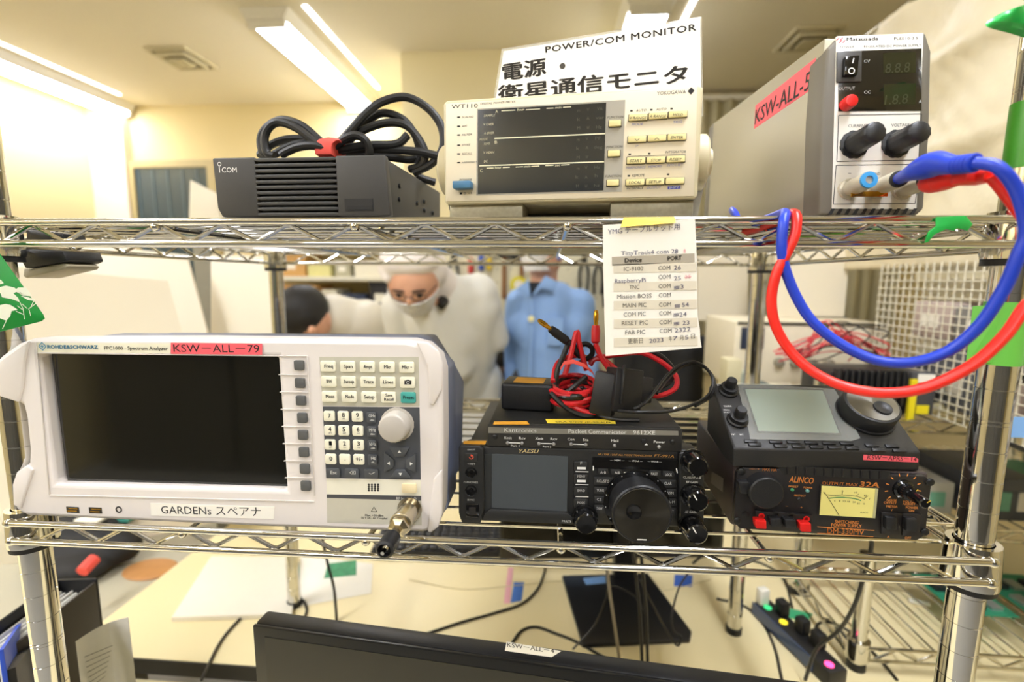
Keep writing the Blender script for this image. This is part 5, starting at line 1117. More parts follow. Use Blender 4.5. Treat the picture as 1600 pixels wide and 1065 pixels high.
cable('black_cable', 'black cable sweeping over the table past the pink strip', Z((660, 992), (720, 972), (770, 958), (815, 943), (840, 920), (850, 895), (852, 886)), 2.6, group='black cables under the rack')
cable('black_cable', 'black cable arching in front of the square stand', Z((800, 1004), (815, 985), (838, 979), (870, 990), (900, 1002), (950, 1030)), 2.4, group='black cables under the rack')
for dx, nm in ((0, 'left'), (11, 'right')): cable('black_cable', f'{nm} one of two black cables hanging before the square stand', [(986+dx*1.2, 842, 300, 'y'), (994+dx, 900, 300, 'y'), (1000+dx*.9, 960, 296, 'y'), (1003+dx*.8, 1030, 290, 'y'), (1004+dx*.8, 1062, 286, 'y')], 2.6, group='black cables under the rack')
cable('black_cable', 'black cable looping over the right corner of the square stand', [(1000, 905, 330, 'y'), (1020, 945, 330, 'y'), (1042, 985, 345, 'y'), (1058, 1008, 340, 'y'), (1064, 995, 345, 'y'), (1052, 985, 350, 'y'), (1050, 960, 360, 'y'), (1060, 920, 380, 'y'), (1075, 895, 390, 'y')], 1.8, group='black cables under the rack')
cable('black_cable', 'thin black cable crossing the square stand to the left', [(895, 1014, 360, 'y'), (930, 975, 370, 'y'), (946, 935, 375, 'y'), (955, 915, 378, 'y'), (990, 930, 360, 'y'), (1010, 960, 340, 'y')], 1.6, group='black cables under the rack')
cable('black_cable', 'black cable arching from behind the rear right post to the power strip', [(1082, 880, 520, 'y'), (1100, 868, 520, 'y'), (1135, 868, 510, 'y'), (1190, 880, 500, 'y'), (1225, 905, 490, 'y'), (1238, 950, 470, 'y')], 2.4, group='black cables under the rack')
cable('black_cable', 'black cable lying left of the power strip and running off below', Z((1120, 935), (1160, 945), (1190, 970), (1210, 1010), (1222, 1062)), 2.4, group='black cables under the rack')
cable('black_cable', 'black cable rising from the power strip across the second rack post', [(1258, 1062, 330, 'y'), (1275, 1015, 320, 'y'), (1310, 985, 300, 'y'), (1335, 945, 270, 'y'), (1352, 890, 250, 'y'), (1362, 850, 240, 'y'), (1356, 838, 240, 'y')], 2.8, group='black cables under the rack')
cable('black_cable', 'black cable arching from its plug toward the lower right', Z((1272, 985), (1282, 972), (1305, 974), (1340, 995), (1375, 1030), (1402, 1062)), 2.4, plug_end=False, group='black cables under the rack')
cable('grey_rod', 'thin grey rod leaning before the square stand', [(946, 870, 330, 'y'), (955, 940, 310, 'y'), (968, 1028, 290, 'y')], 2.6, mat('rod_grey', 'a09683', .4, .5), 'rod')
cable('thin_white_cable', 'thin pale cable crossing the table and the square stand', Z((640, 905), (720, 920), (800, 915), (880, 908), (940, 922), (1000, 926), (1060, 918), (1110, 905)), 1.0, mat('cable_pale', 'd8cba0', .5))
# ================================================================== power strip
PS = Frame(atz(1228, 1000, 700), 0, 0, 0); d = atz(1296, 1062, 730)-atz(1192, 962, 730); PS = Frame(atz(1240, 1008, 700), 0, 0, math.degrees(math.atan2(d.y, d.x)))
ps = thing('power_strip', PS, 'black power strip with glowing switches on the cream table', 'power strip')
MB().box(-84, 92, -18, 18, 0, 30).build('body', BLACKPL, ps, bevel=3); MB().box(-86, 60, -20, -18, 4, 28).build('side_panel', mat('strip_blue', '3c4f74', .3, coat=.3), ps)
for x, cc, e_ in ((-62, '2fb06a', 1.2), (-22, 'd8c52c', 1.2), (78, 'f0407a', 3.0)):
    MB().lathe((x, -5, 30), (0, 0, 1), [(7, 0), (7, 1.6), (5, 2.4)], 18).build('switch', mat('glow_'+cc, cc, .3, emit=(cc, e_)), ps)
for x in (-42, 6, 40): MB().box(x-10, x+10, 0, 18, 30, 58).build('plug', BLACKRB, ps, bevel=3)
MB().box(-84, -68, -16, 4, 30, 62).build('white_plug', mat('plug_white', 'eeeadb', .4), ps, bevel=3)
cable('white_usb_plug', 'white cable end with a black tip left of the right post', Z((1420, 938), (1452, 944)), 5.5, mat('plug_white', 'eeeadb', .4), 'plug')
flat('green_board_strip', 'green circuit strip lying beside the power strip', 'circuit board', [(1222, 962), (1262, 968), (1270, 958), (1215, 945)], 703, 3, mat('pcb_green', '3fae78', .4))
# ================================================================== binders and papers at lower left
def at_box(name, label, cat, fr, parts):
    t = thing(name, fr, label, cat)
    for (nm, b, m_, bev) in parts: MB().box(*b).build(nm, m_, t, bevel=bev)
    return t
bt = aty(134, 905, 190); BF = Frame((bt.x, 190, 665), 0, 0, 8); hz = bt.z-665
bd = thing('ring_binder', BF, 'black ring binder full of clear pages at lower left', 'binder')
MB().box(-42, -38, -130, 0, 0, hz).build('cover', BLACKPL, bd, bevel=1); MB().box(10, 14, -130, 0, 0, hz-4).build('cover', mat('binder_brown', '3a332b', .5), bd, bevel=1); MB().box(-42, 14, 0, 4, 0, hz).build('spine', BLACKPL, bd, bevel=1)
for k in range(8): MB().box(-34+k*5.2, -31.5+k*5.2, -124, -4, 4, hz-14-3*(k % 3)).build('page', mat('clear_page', 'e6e4dc', .3), bd)
SH = Frame(aty(158, 1040, 60)); sh = thing('printed_sheet', SH, 'curved sheet of printed paper standing at lower left', 'paper')
rg = []
for k in range(9):
    t_ = k/8; a = aty(118+82*t_, 1002-38*t_-6*math.sin(math.pi*t_), 70+60*math.sin(math.pi*t_*.6))-SH.T; bq = Vector((a.x-12+4*t_, a.y+10, 700-SH.T.z))
    rg.append([bq, a, a+Vector((0, .6, 0)), bq+Vector((0, .6, 0))])
MB().loft(rg).build('sheet', mat('paper_grey', 'd9d7cf', .7), sh)
i = Ink()
for k in range(7): v = 1016+k*8; i.bar(aty(134+k*1.5-2, v+10, 85)-SH.T, aty(176-k*2, v-8, 108)-SH.T, .7)
o = i.build('print_lines', INKK, sh); o['kind'] = 'stuff'
for k, (nm, lab, p0, p1, m_, th) in enumerate((('blue_folder', 'blue folder edge at the far lower left', (0, 1000), (42, 962), mat('folder_blue', '3557c8', .4), 4), ('white_folder', 'white folder edge below the blue folder', (0, 1018), (44, 976), mat('folder_white', 'dedbd2', .5), 3), ('black_folder', 'black folder at the lower left corner', (0, 1034), (60, 985), BLACKPL, 14))):
    a = aty(*p0, 20+0*k); bq = aty(*p1, 200); dd = bq-a; fr = Frame((a.x, a.y, 665), 0, 0, math.degrees(math.atan2(dd.y, dd.x))); L_ = math.hypot(dd.x, dd.y)
    t = thing(nm, fr, lab, 'folder'); zt_ = min(a.z, bq.z)-665
    MB().prism([(-20, 0), (L_+20, 0), (L_+20, bq.z-665), (-20, a.z-665)], -th, 0).build('cover', m_, t, bevel=.8)
bg_ = Frame(atz(110, 905, 660)+Vector((0, 10, 0))); bag = thing('black_pouch', bg_, 'black soft pouch with a red strap on the grey side table', 'bag')
blob('body', [((-60, 0, 40), 45, (70, 60, 45), 40), ((-90, 40, 80), 40, (20, 80, 90), 40), ((0, 0, 30), 90, 60, 34)], mat('pouch_black', '1a1918', .7), bag, voxel=8)
o = MB().tube([aty(128, 893, bg_.T.y-120)-bg_.T, aty(148, 872, bg_.T.y-90)-bg_.T], 12, 10, smooth=0).build('red_band', mat('strap_red', 'f0584c', .8, bump=.3), bag)
MB().box(-20, 40, 30, 90, 118, 124).build('tag_paper', mat('tag_white', 'efeadb', .6), bag, bevel=.5)
MB().box(30, 80, 70, 110, 100, 120).build('teal_pack', mat('teal_pack', '3f8f86', .5), bag, bevel=3)
c_ = atz(235, 888, 664); br = thing('brown_mat', (c_.x, c_.y, 660), 'brown oval mat on the grey side table', 'mat')
MB().lathe((0, 0, 0), (0, 0, 1), [(52, 0), (54, 3), (50, 6), (20, 7)], 32).build('pad', mat('mat_brown', 'c08a52', .6, var=.15, scale=40), br).scale = (1.15, .8, 1)
# ================================================================== black office chair behind the table
CH = Frame((880, 1420, 0), 0, 0, 200); chp = [atd(*p, 1560) for p in ((1124, 520), (1108, 600))]
ch = thing('office_chair', Frame((chp[0].x-170, chp[0].y+20, 0)), 'black office chair behind the paper port list', 'chair'); zt = chp[0].z
blob('backrest', [((-150, 0, zt-50), 40, (130, 0, zt-45), 40), ((-150, 10, zt-200), 38, (105, 10, zt-200), 38), ((-140, 30, zt-420), 40, (130, 30, zt-420), 40), ((-40, 0, zt-60), 45, (-40, 30, zt-430), 42), ((60, 0, zt-60), 45, (60, 30, zt-430), 42), ((-130, 0, zt-60), 40, (-130, 30, zt-420), 40), ((105, 0, zt-60), 36, (105, 30, zt-420), 36)], mat('chair_black', '121213', .8), ch, voxel=14, smooth=10)
blob('seat', [((-170, 60, 480), 45, (170, 60, 480), 45), ((-170, 420, 480), 45, (170, 420, 480), 45), ((0, 60, 480), 50, (0, 420, 480), 50), ((-110, 60, 480), 48, (-110, 420, 480), 48), ((110, 60, 480), 48, (110, 420, 480), 48)], mat('chair_black', '121213', .8), ch, voxel=16)
MB().cyl((0, 240, 80), (0, 240, 440), 28).build('column', BLACKPL, ch); MB().box(-30, 30, 10, 60, 420, zt-430).build('back_bar', BLACKPL, ch, bevel=4)
for k in range(5):
    t_ = R(72*k+20); e = Vector((math.cos(t_)*280, 240+math.sin(t_)*280, 60)); MB().tube([(0, 240, 90), tuple(e)], 18, 10, smooth=0).build('foot_arm', BLACKPL, ch)
    MB().cyl((e.x-12, e.y, 28), (e.x+12, e.y, 28), 28).build('castor', BLACKRB, ch)
# ================================================================== people behind the rack
SKIN = mat('skin', 'd6a283', .55, sss=.15, var=.04); HAIR = mat('hair_black', '14110f', .6, bump=.8, bscale=300)
M_COAT = mat('coat_white', 'e8e6dc', .75, var=.04, scale=12, bump=.6, bscale=14); M_COAT2 = mat('coat_cream', 'e0d9c8', .75, var=.04, scale=12, bump=.6, bscale=14); M_JKT = mat('jacket_blue', '8db0e2', .75, var=.04, scale=10, bump=.5, bscale=14)
TROU = mat('trousers_dark', '3a3d44', .8); SHOE = mat('shoes', '26241f', .5); MASK = mat('mask_white', 'f0ede8', .8)
def hand(c, d, up):
    """palm and five curled fingers, pointing along d"""
    c, d, up = Vector(c), Vector(d).normalized(), Vector(up).normalized(); s_ = d.cross(up).normalized(); out = [(c-d*20, 26, c+d*35, 30)]
    out = [((c-d*25), 24, (c+d*30), 26), ((c+s_*16), 20, (c+d*35+s_*20), 18), ((c-s_*16), 20, (c+d*35-s_*20), 18)]
    for k, l in enumerate((62, 72, 66, 52)):
        b = c+d*42+s_*(27-18*k); m_ = b+d*l*.5-up*6; out += [(b, 9.5, m_, 8.8), (m_, 8.8, m_+d*l*.35-up*l*.3, 7.5)]
    b = c+s_*28-d*5; out += [(b, 11, b+s_*26+d*24, 10), (b+s_*26+d*24, 10, b+s_*30+d*48-up*8, 8)]
    return out
def person(label, base, body, clothes, extra):
    """body = one continuous skin figure; clothes = list of (name, parts, material)"""
    t = thing('person', tuple(base), label, 'person'); b = Vector(base)
    def sh(parts): return [((Vector(q[0])-b, q[1], Vector(q[2])-b, q[3]) if len(q) == 4 and not isinstance(q[2], (int, float)) else (Vector(q[0])-b, *q[1:])) for q in parts]
    blob('body', sh(body), SKIN, t, voxel=8, smooth=5)
    for nm, parts, m_ in clothes: blob(nm, sh(parts), m_, t, voxel=9, smooth=6)
    extra(t, b); return t
# --- person in a white hooded suit, bending forward with hands behind the back
H = Vector((26, 1262, 1356)); fd = Vector((.05, -.72, -.69)).normalized()
torso = [((110, 1720, 930), 160, (90, 1560, 1160), 165), ((90, 1560, 1160), 165, (70, 1480, 1270), 130), ((-75, 1432, 1250), 78, (215, 1500, 1300), 88), ((215, 1520, 1250), 100, (170, 1640, 1050), 120), ((40, 1440, 1230), 110, (80, 1560, 1040), 140)]
armR = [((225, 1510, 1270), 80, (275, 1610, 1110), 66), ((275, 1610, 1110), 64, (150, 1790, 1010), 48)]; armL = [((-80, 1435, 1240), 74, (-85, 1500, 1050), 62), ((-85, 1500, 1050), 60, (40, 1780, 1000), 46)]
legs = [((40, 1730, 900), 110, (30, 1740, 480), 82), ((30, 1740, 480), 80, (20, 1790, 60), 62), ((190, 1730, 900), 110, (200, 1740, 480), 82), ((200, 1740, 480), 80, (210, 1790, 60), 62)]
bodyP = [(H, 92, 100, 112), ((60, 1400, 1290), 62, tuple(H+Vector((8, 40, -10))), 60)]+[(a, r0*.8, b, r1*.8) for a, r0, b, r1 in torso+armR+armL+legs]+hand((100, 1835, 985), (-.3, .1, -.9), (0, 1, 0))+hand((70, 1830, 970), (.3, .1, -.9), (0, 1, 0))
def ex2(t, b):
    r_ = Vector((1, .06, 0)).normalized(); up = fd.cross(r_).normalized()
    if up.z < 0: up = -up
    def F(x, y, z): return H+r_*x+up*y+fd*z-b
    # mask over nose and mouth, pleated
    m = MB(); rg = []
    for k in range(7):
        v = -10-k*15; rr_ = 94-k*5; rg.append([F(rr_*math.sin(a)*.98, v, (104-k*3.2)*math.cos(a)+5+(3 if k % 2 else 0)) for a in [R(-78+13*j) for j in range(13)]])
    for k in range(6):
        for j in range(12): m.add([rg[k][j], rg[k][j+1], rg[k+1][j+1], rg[k+1][j]], [(0, 1, 2, 3)])
    o = m.build('mask', MASK, t); s_ = o.modifiers.new('s', 'SOLIDIFY'); s_.thickness = .003
    MB().ball(F(0, -2, 100), 13, 20, 16).build('nose', SKIN, t)
    for s in (-1, 1):
        MB().ball(F(s*34, 14, 90), 12, 8, 8).build('eye', mat('eye_dark', '231a15', .3), t); MB().tube([F(s*14, 32, 94), F(s*36, 36, 92), F(s*56, 28, 82)], 4, 6).build('eyebrow', HAIR, t)
    g = MB()
    for s in (-1, 1): g.tube([F(s*34+24*math.cos(R(a)), 14+17*math.sin(R(a)), 104-abs(s*34+24*math.cos(R(a)))*.12) for a in range(0, 361, 30)], 1.6, 6, smooth=2)
    g.tube([F(-10, 16, 105), F(10, 16, 105)], 1.6, 6, smooth=0).tube([F(58, 18, 98), F(88, 14, 40)], 1.6, 6, smooth=0).tube([F(-58, 18, 98), F(-88, 14, 40)], 1.6, 6, smooth=0).build('glasses', mat('glasses_dark', '3a3532', .3), t)
    MB().tube([F(96, -70, 30), F(100, -100, 10), F(80, -120, 20)], 16, 8).build('collar_opening', INKK, t)
    MB().tube([(Vector(p)-b) for p in ((40, 1345, 1240), (60, 1360, 1150), (80, 1420, 1000), (90, 1500, 880))], 7, 6).build('zip_flap', M_COAT, t)
hood = [(H+Vector((0, 38, 40)), 116, 112, 100), (H+Vector((-6, -34, 62)), 108, 92, 56), (H+Vector((-4, -58, 50)), 96, 62, 44), ((60, 1420, 1330), 96, tuple(H+Vector((10, 70, 20))), 92), (tuple(H+Vector((-84, -20, 40))), 40, tuple(H+Vector((-70, -60, 10))), 26)]
person('person bending forward in a white hooded suit, mask and glasses', (115, 1780, 0), bodyP, [('suit', [(a, r0, b, r1) for a, r0, b, r1 in torso+armR+armL+legs], M_COAT), ('hood', hood, mat('hood_white', 'f2e9e2', .8, bump=.5, bscale=30)), ('shoes', [((20, 1800, 45), 48, (20, 1660, 38), 40), ((210, 1800, 45), 48, (210, 1660, 38), 40)], SHOE)], ex2)
# --- dark-haired person in a cream coat, bent low beside
H1 = Vector((-446, 1385, 1236))
t1 = [((-380, 1500, 1205), 92, (-310, 1640, 1140), 128), ((-310, 1640, 1140), 130, (-280, 1900, 930), 150), ((-420, 1520, 1150), 74, (-255, 1560, 1180), 84)]
a1 = [((-255, 1560, 1175), 78, (-215, 1600, 1000), 62), ((-215, 1600, 1000), 58, (-330, 1420, 900), 46), ((-430, 1530, 1140), 72, (-480, 1560, 980), 58), ((-480, 1560, 980), 56, (-440, 1400, 890), 44)]
l1 = [((-340, 1900, 900), 108, (-350, 1880, 480), 82), ((-350, 1880, 480), 80, (-350, 1930, 60), 60), ((-210, 1900, 900), 108, (-200, 1880, 480), 82), ((-200, 1880, 480), 80, (-200, 1930, 60), 60)]
def ex1(t, b):
    for s in (-1, 1): MB().ball(H1+Vector((86*s, 10, -40))-b, 10, 22, 30).build('ear', SKIN, t)
    MB().ball(H1+Vector((62, -70, -72))-b, 14, 18, 18).build('nose', SKIN, t)
person('dark-haired person in a cream coat bent down behind the analyser', (-280, 1910, 0), [(H1+Vector((34, 6, -52)), 58, 66, 70), ((-410, 1440, 1190), 60, tuple(H1+Vector((5, 20, -20))), 62)]+[(a, r0*.8, b, r1*.8) for a, r0, b, r1 in t1+a1+l1]+hand((-345, 1380, 880), (0, -1, -.2), (0, 0, 1))+hand((-440, 1365, 870), (0, -1, -.2), (0, 0, 1)),
       [('coat', t1+a1+[((-330, 1760, 900), 170, (-280, 1900, 640), 190)], M_COAT2), ('trousers', l1, TROU), ('hair', [(H1+Vector((-6, -4, 6)), 98, 104, 96), (H1+Vector((-24, -14, -34)), 80, 92, 66), (H1+Vector((14, -30, -20)), 72, 72, 64)], HAIR), ('shoes', [((-350, 1940, 45), 48, (-350, 1800, 38), 40), ((-200, 1940, 45), 48, (-200, 1800, 38), 40)], SHOE)], ex1)
# --- upright person in a light blue jacket
H3 = Vector((478, 1672, 1478))
t3 = [((500, 1720, 900), 135, (500, 1715, 1080), 140), ((500, 1715, 1080), 142, (495, 1712, 1230), 132), ((385, 1705, 1255), 72, (635, 1720, 1250), 76), ((430, 1700, 1150), 110, (590, 1720, 1150), 118)]
a3 = [((640, 1722, 1235), 74, (685, 1740, 990), 58), ((685, 1740, 990), 56, (680, 1680, 790), 44), ((378, 1708, 1235), 70, (352, 1800, 990), 54), ((352, 1800, 990), 52, (352, 1750, 790), 44)]
l3 = [((435, 1730, 880), 105, (430, 1730, 480), 78), ((430, 1730, 480), 76, (430, 1760, 60), 58), ((570, 1730, 880), 105, (575, 1730, 480), 78), ((575, 1730, 480), 76, (575, 1760, 60), 58)]
def ex3(t, b):
    def q(px, py, y): return aty(px, py, y)-b
    # mask, collar leaves, dark undershirt, placket and button
    m = MB(); rg = []
    for k in range(6):
        v = -8-k*15; rr_ = 90-k*5; rg.append([H3+Vector((-14+rr_*math.sin(a), -(100-k*5)*math.cos(a)-4, v+math.sin(a)*4))-b for a in [R(-80+16*j) for j in range(11)]])
    for k in range(5):
        for j in range(10): m.add([rg[k][j], rg[k][j+1], rg[k+1][j+1], rg[k+1][j]], [(0, 1, 2, 3)])
    o = m.build('mask', MASK, t); o.modifiers.new('s', 'SOLIDIFY').thickness = .003
    for s in (-1, 1): MB().ball(H3+Vector((-14+s*32, -88, 18))-b, 11, 8, 6).build('eye', mat('eye_dark', '231a15', .3), t); MB().ball(H3+Vector((s*90-6, 6, 0))-b, 9, 20, 30).build('ear', SKIN, t)
    MB().prism([(p.x, p.z) for p in (q(823, 440, 1575), q(848, 440, 1575), q(829, 464, 1575))], 1572-b.y, 1590-b.y).build('undershirt', mat('shirt_black', '24282f', .8), t)
    MB().prism([(p.x, p.z) for p in (q(806, 452, 1560), q(826, 436, 1560), q(829, 464, 1560), q(812, 456, 1560))], 1556-b.y, 1572-b.y).build('collar_leaf', M_JKT, t, bevel=3)
    MB().prism([(p.x, p.z) for p in (q(852, 430, 1560), q(872, 440, 1560), q(866, 456, 1560), q(846, 450, 1560), q(829, 464, 1560))], 1554-b.y, 1570-b.y).build('collar_leaf', M_JKT, t, bevel=3)
    MB().tube([q(829, 466, 1562), q(830, 500, 1560), q(828, 560, 1566), q(826, 600, 1575)], 5, 6).build('placket', M_JKT, t)
    c = q(830, 498, 1553); MB().lathe(c, (0, -1, 0), [(13, -4), (13, 2), (10, 4)], 20).build('button', mat('button_cream', 'f0e6a8', .5), t)
    MB().box(q(856, 502, 1556).x, q(880, 502, 1556).x, 1556-b.y, 1572-b.y, q(868, 540, 1556).z, q(868, 497, 1556).z).build('pocket', M_JKT, t, bevel=3)
    MB().tube([q(878, 392, 1600), q(872, 405, 1598)], 8, 6, smooth=0).build('lanyard', mat('lanyard_blue', '5f8ad6', .6), t)
person('person in a light blue work jacket with white mask', (500, 1735, 0), [(H3, 88, 100, 118), ((485, 1712, 1290), 62, tuple(H3+Vector((4, 12, -40))), 58)]+[(a, r0*.8, b, r1*.8) for a, r0, b, r1 in t3+a3+l3]+hand((680, 1672, 740), (0, -.2, -1), (1, 0, 0))+hand((352, 1742, 740), (0, -.2, -1), (-1, 0, 0)),
       [('jacket', t3+a3+[((455, 1715, 1290), 66, (545, 1720, 1290), 66)], M_JKT), ('trousers', l3, TROU), ('hair', [(H3+Vector((4, 14, 42)), 96, 104, 92)], HAIR), ('shoes', [((430, 1770, 45), 48, (430, 1640, 38), 40), ((575, 1770, 45), 48, (575, 1640, 38), 40)], SHOE)], ex3)
# ================================================================== white boards standing behind the rack at left
M_BOARD = mat('board_white', 'e6dcc4', .55, var=.06, scale=3)
def board(name, label, pts, y0, y1, cat='board'):
    P = [aty(u, v, y0+(y1-y0)*k) for (u, v), k in zip(pts, (0, 1, 1, 0))]; b = Vector((P[0].x, P[0].y, min(p.z for p in P)))
    t = thing(name, tuple(b), label, cat); MB().quad(*[p-b for p in P], 8).build('panel', M_BOARD, t, bevel=1)
    return t, b
t, b = board('leaning_board', 'large white board standing behind the analyser', [(-60, 905), (400, 800), (291, 398), (-60, 360)], 560, 700)
t2, b2 = board('leaning_board', 'narrower white board beside the rear left post', [(330, 800), (436, 800), (431, 400), (329, 398)], 760, 770)
for tt, bb in ((t, b), (t2, b2)):
    MB().box(10, 60, 5, 60, -(bb.z-660), 40).build('stand_leg', mat('leg_grey', '8a877c', .4, .4), tt)
t3, b3 = board('white_sheet', 'white card standing behind the black radio unit', [(295, 345), (345, 345), (338, 302), (297, 281)], 1200, 1200)
MB().box(0, 60, 8, 14, -(b3.z), 20).build('support', mat('leg_grey', '8a877c', .4, .4), t3)
# ================================================================== shelf unit at the back left
SX0, SX1, SY0, SY1 = -1560, -420, 2560, 2960
su = thing('back_shelf_unit', ((SX0+SX1)/2, (SY0+SY1)/2, 0), 'white shelf unit full of boxes at the back of the room', 'shelf'); so = Vector(((SX0+SX1)/2, (SY0+SY1)/2, 0))
M_SHW = mat('shelf_white', 'e9e4d2', .5)
for x in (SX0, SX1):
    for y in (SY0, SY1): MB().box(x-so.x-18, x-so.x+18, y-so.y-18, y-so.y+18, 0, 1780).build('upright', M_SHW, su)
levels = [z for z in (620, 900, 1150, 1370, 1600)]
for z in levels: MB().box(SX0-so.x, SX1-so.x, SY0-so.y, SY1-so.y, z-26, z).build('shelf_board', M_SHW, su, bevel=2)
rb = random.Random(11)
cols = [('1e1c22', 'black'), ('d9a866', 'tan cardboard'), ('39435c', 'navy'), ('b7b39a', 'grey'), ('c9433c', 'red'), ('e6df9a', 'pale yellow'), ('8b7a52', 'brown'), ('efe9d6', 'white'), ('2f3a30', 'dark green')]
slot = ['at the left end', 'left of centre', 'near the centre', 'right of centre', 'at the right end', 'in the corner', 'beside the upright']
rowname = {620: 'lowest', 900: 'second lowest', 1150: 'middle', 1370: 'second highest', 1600: 'top'}
for z in levels:
    x = SX0+40; k = 0
    while x < SX1-140:
        w_ = rb.uniform(90, 230); h_ = rb.uniform(90, 190); c_, cn = cols[rb.randrange(len(cols))]
        if x+w_ > SX1-30: break
        cx = x+w_/2
        t = thing('storage_box', (cx, SY0+160, z), f'{cn} storage box {slot[min(k, 6)]} on the {rowname[z]} back shelf', 'box', 'boxes on the back shelf unit')
        m_ = mat('box_'+c_, c_, .6)
        MB().box(-w_/2, w_/2, -120, 120, 0, h_*.82).build('body', m_, t, bevel=3); MB().box(-w_/2-3, w_/2+3, -124, 124, h_*.82, h_).build('lid', m_, t, bevel=3)
        if rb.random() < .6: MB().box(-w_*.25, w_*.2, -122, -120, h_*.3, h_*.6).build('box_label', PAPER, t)
        x += w_+rb.uniform(12, 60); k += 1
# white cabinet with packs on it, above the coiled cable
cb = thing('wall_cabinet', (-1000, 2900, 1790), 'white wall cabinet on the back wall behind the coiled cable', 'cabinet'); 
MB().box(-480, 480, -100, 130, 0, 150).build('body', mat('cab_white', 'f5f0e2', .5), cb, bevel=3)
for x in (-240, 240): d_ = MB().box(x-232, x+232, -112, -100, 6, 144).build('door', mat('cab_door', 'f7f3e8', .5), cb, bevel=2); MB().box(x-20, x+20, -118, -112, 20, 28).build('handle', CHROME_D, d_)
for (x, w_, h_, c_, nm) in ((-330, 150, 60, '9ccf8a', 'green'), (-60, 220, 80, 'd9c8f0', 'lilac'), (280, 120, 55, '35b79c', 'teal')):
    t = thing('soft_pack', (-1000+x, 2880, 1940), f'{nm} pack lying on the white wall cabinet', 'pack'); MB().box(-w_/2, w_/2, -60, 60, 0, h_).build('wrap', mat('pack_'+nm, c_, .6), t, bevel=14, seg=3); MB().box(-w_*.3, w_*.3, -62, -60, h_*.3, h_*.7).build('pack_label', PAPER, t)
# ================================================================== pegboard with tools on the column
pgx = -330
pg = thing('pegboard', (330, 2340, 900), 'cream pegboard hung with tools on the column', 'pegboard')
MB().box(-560, 560, -18, 0, 0, 800).build('panel', mat('peg_cream', 'e6dfc2', .6), pg, bevel=2)
hb = MB().cyl((0, -20, 0), (0, -17, 0), 4, n=8).mesh('peg_hole')
for ix in range(14):
    for iz in range(10): obj('peg_hole', hb, mat('hole_dark', '4a4535', .8), pg, loc=(-520+ix*80, 0, 40+iz*80))
def tool(kind, x, z, lab):
    t = thing(kind, (x, 2318, z), lab, 'tool', 'tools on the pegboard')
    if 'hammer' in kind:
        MB().cyl((0, -14, -230), (0, -14, 0), 13, 11).build('handle', mat('handle_wood', '8a5a2e', .5), t); MB().prism([(-55, 0), (40, 0), (60, 12), (60, 38), (-55, 44)], -28, 0).build('head', DARKMET, t, bevel=3)
    elif 'tape' in kind:
        MB().lathe((0, -2, 0), (0, -1, 0), [(26, 0), (48, 0), (48, 26), (26, 26)], 28).build('roll', mat('tape_yellow2', 'e9dc2e', .4), t); MB().lathe((0, -1, 0), (0, -1, 0), [(20, 0), (26, 0), (26, 28), (20, 28)], 24).build('core', PAPER, t)
    elif 'driver' in kind:
        c_ = {'blue': '2f55b8', 'red': 'c8332c', 'yellow': 'e0c02c'}[kind.split('_')[0]]
        MB().lathe((0, -16, -90), (0, 0, 1), [(10, 0), (16, 8), (15, 80), (8, 92)], 12).build('grip', mat('grip_'+c_, c_, .4), t); MB().cyl((0, -16, -210), (0, -16, -88), 4).build('blade', CHROME_D, t)
    else:
        for s in (-1, 1): MB().tube([(s*6, -14, 0), (s*24, -14, -70), (s*20, -14, -170)], 8, 8).build('handle', mat('grip_dark', '2a2a2c', .5), t)
        MB().prism([(-14, -10), (14, -10), (6, 60), (-6, 60)], -22, -6).build('jaws', DARKMET, t, bevel=2)
for kind, x, z, lab in (('claw_hammer', 250, 1480, 'dark claw hammer hanging right of the white suit'), ('ball_hammer', 350, 1470, 'wooden handled hammer hanging next to the claw hammer'), ('tape_roll', 335, 1330, 'yellow tape roll hanging between the two standing people'), ('blue_screwdriver', 120, 1500, 'blue screwdriver on the pegboard'), ('yellow_screwdriver', 165, 1500, 'yellow screwdriver on the pegboard'), ('red_screwdriver', 60, 1480, 'red screwdriver on the pegboard'), ('combination_pliers', 700, 1470, 'dark pliers hanging right of the blue jacket'), ('long_pliers', 780, 1450, 'long dark pliers near the note'), ('claw_hammer', 420, 1560, 'claw hammer high on the pegboard'), ('combination_pliers', -40, 1480, 'dark pliers at the left of the pegboard'), ('combination_pliers', 840, 1380, 'dark pliers at the right edge of the pegboard')): tool(kind, x, z, lab)
# dark bench with a red lamp behind the people
wb = thing('dark_workbench', (330, 2180, 0), 'dark workbench below the pegboard', 'bench')
MB().box(-420, 460, -160, 160, 850, 890).build('top', mat('bench_brown', '5a4433', .5), wb, bevel=2)
for x in (-380, 420):
    for y in (-120, 120): MB().box(x-25, x+25, y-25, y+25, 0, 850).build('leg', DARKMET, wb)
for k, (x, w_, h_, c_, nm) in enumerate(((-190, 120, 190, '262a30', 'charcoal'), (-30, 110, 120, '24407a', 'navy blue'), (110, 150, 160, '3f3a34', 'dark grey'), (330, 180, 130, '6a4a38', 'brown'), (540, 160, 210, '33363a', 'slate'))):
    t = thing('tool_case', (150+x, 2180, 890), f'{nm} tool case on the dark workbench', 'case', 'cases on the workbench'); MB().box(-w_/2, w_/2, -80, 80, 0, h_).build('body', mat('case_'+nm, c_, .5), t, bevel=6); MB().tube([(-30, 0, h_-2), (-26, 0, h_+22), (26, 0, h_+22), (30, 0, h_-2)], 6, 8).build('handle', BLACKPL, t); MB().box(-14, 14, -86, -80, h_*.55, h_*.75).build('latch', CHROME_D, t)
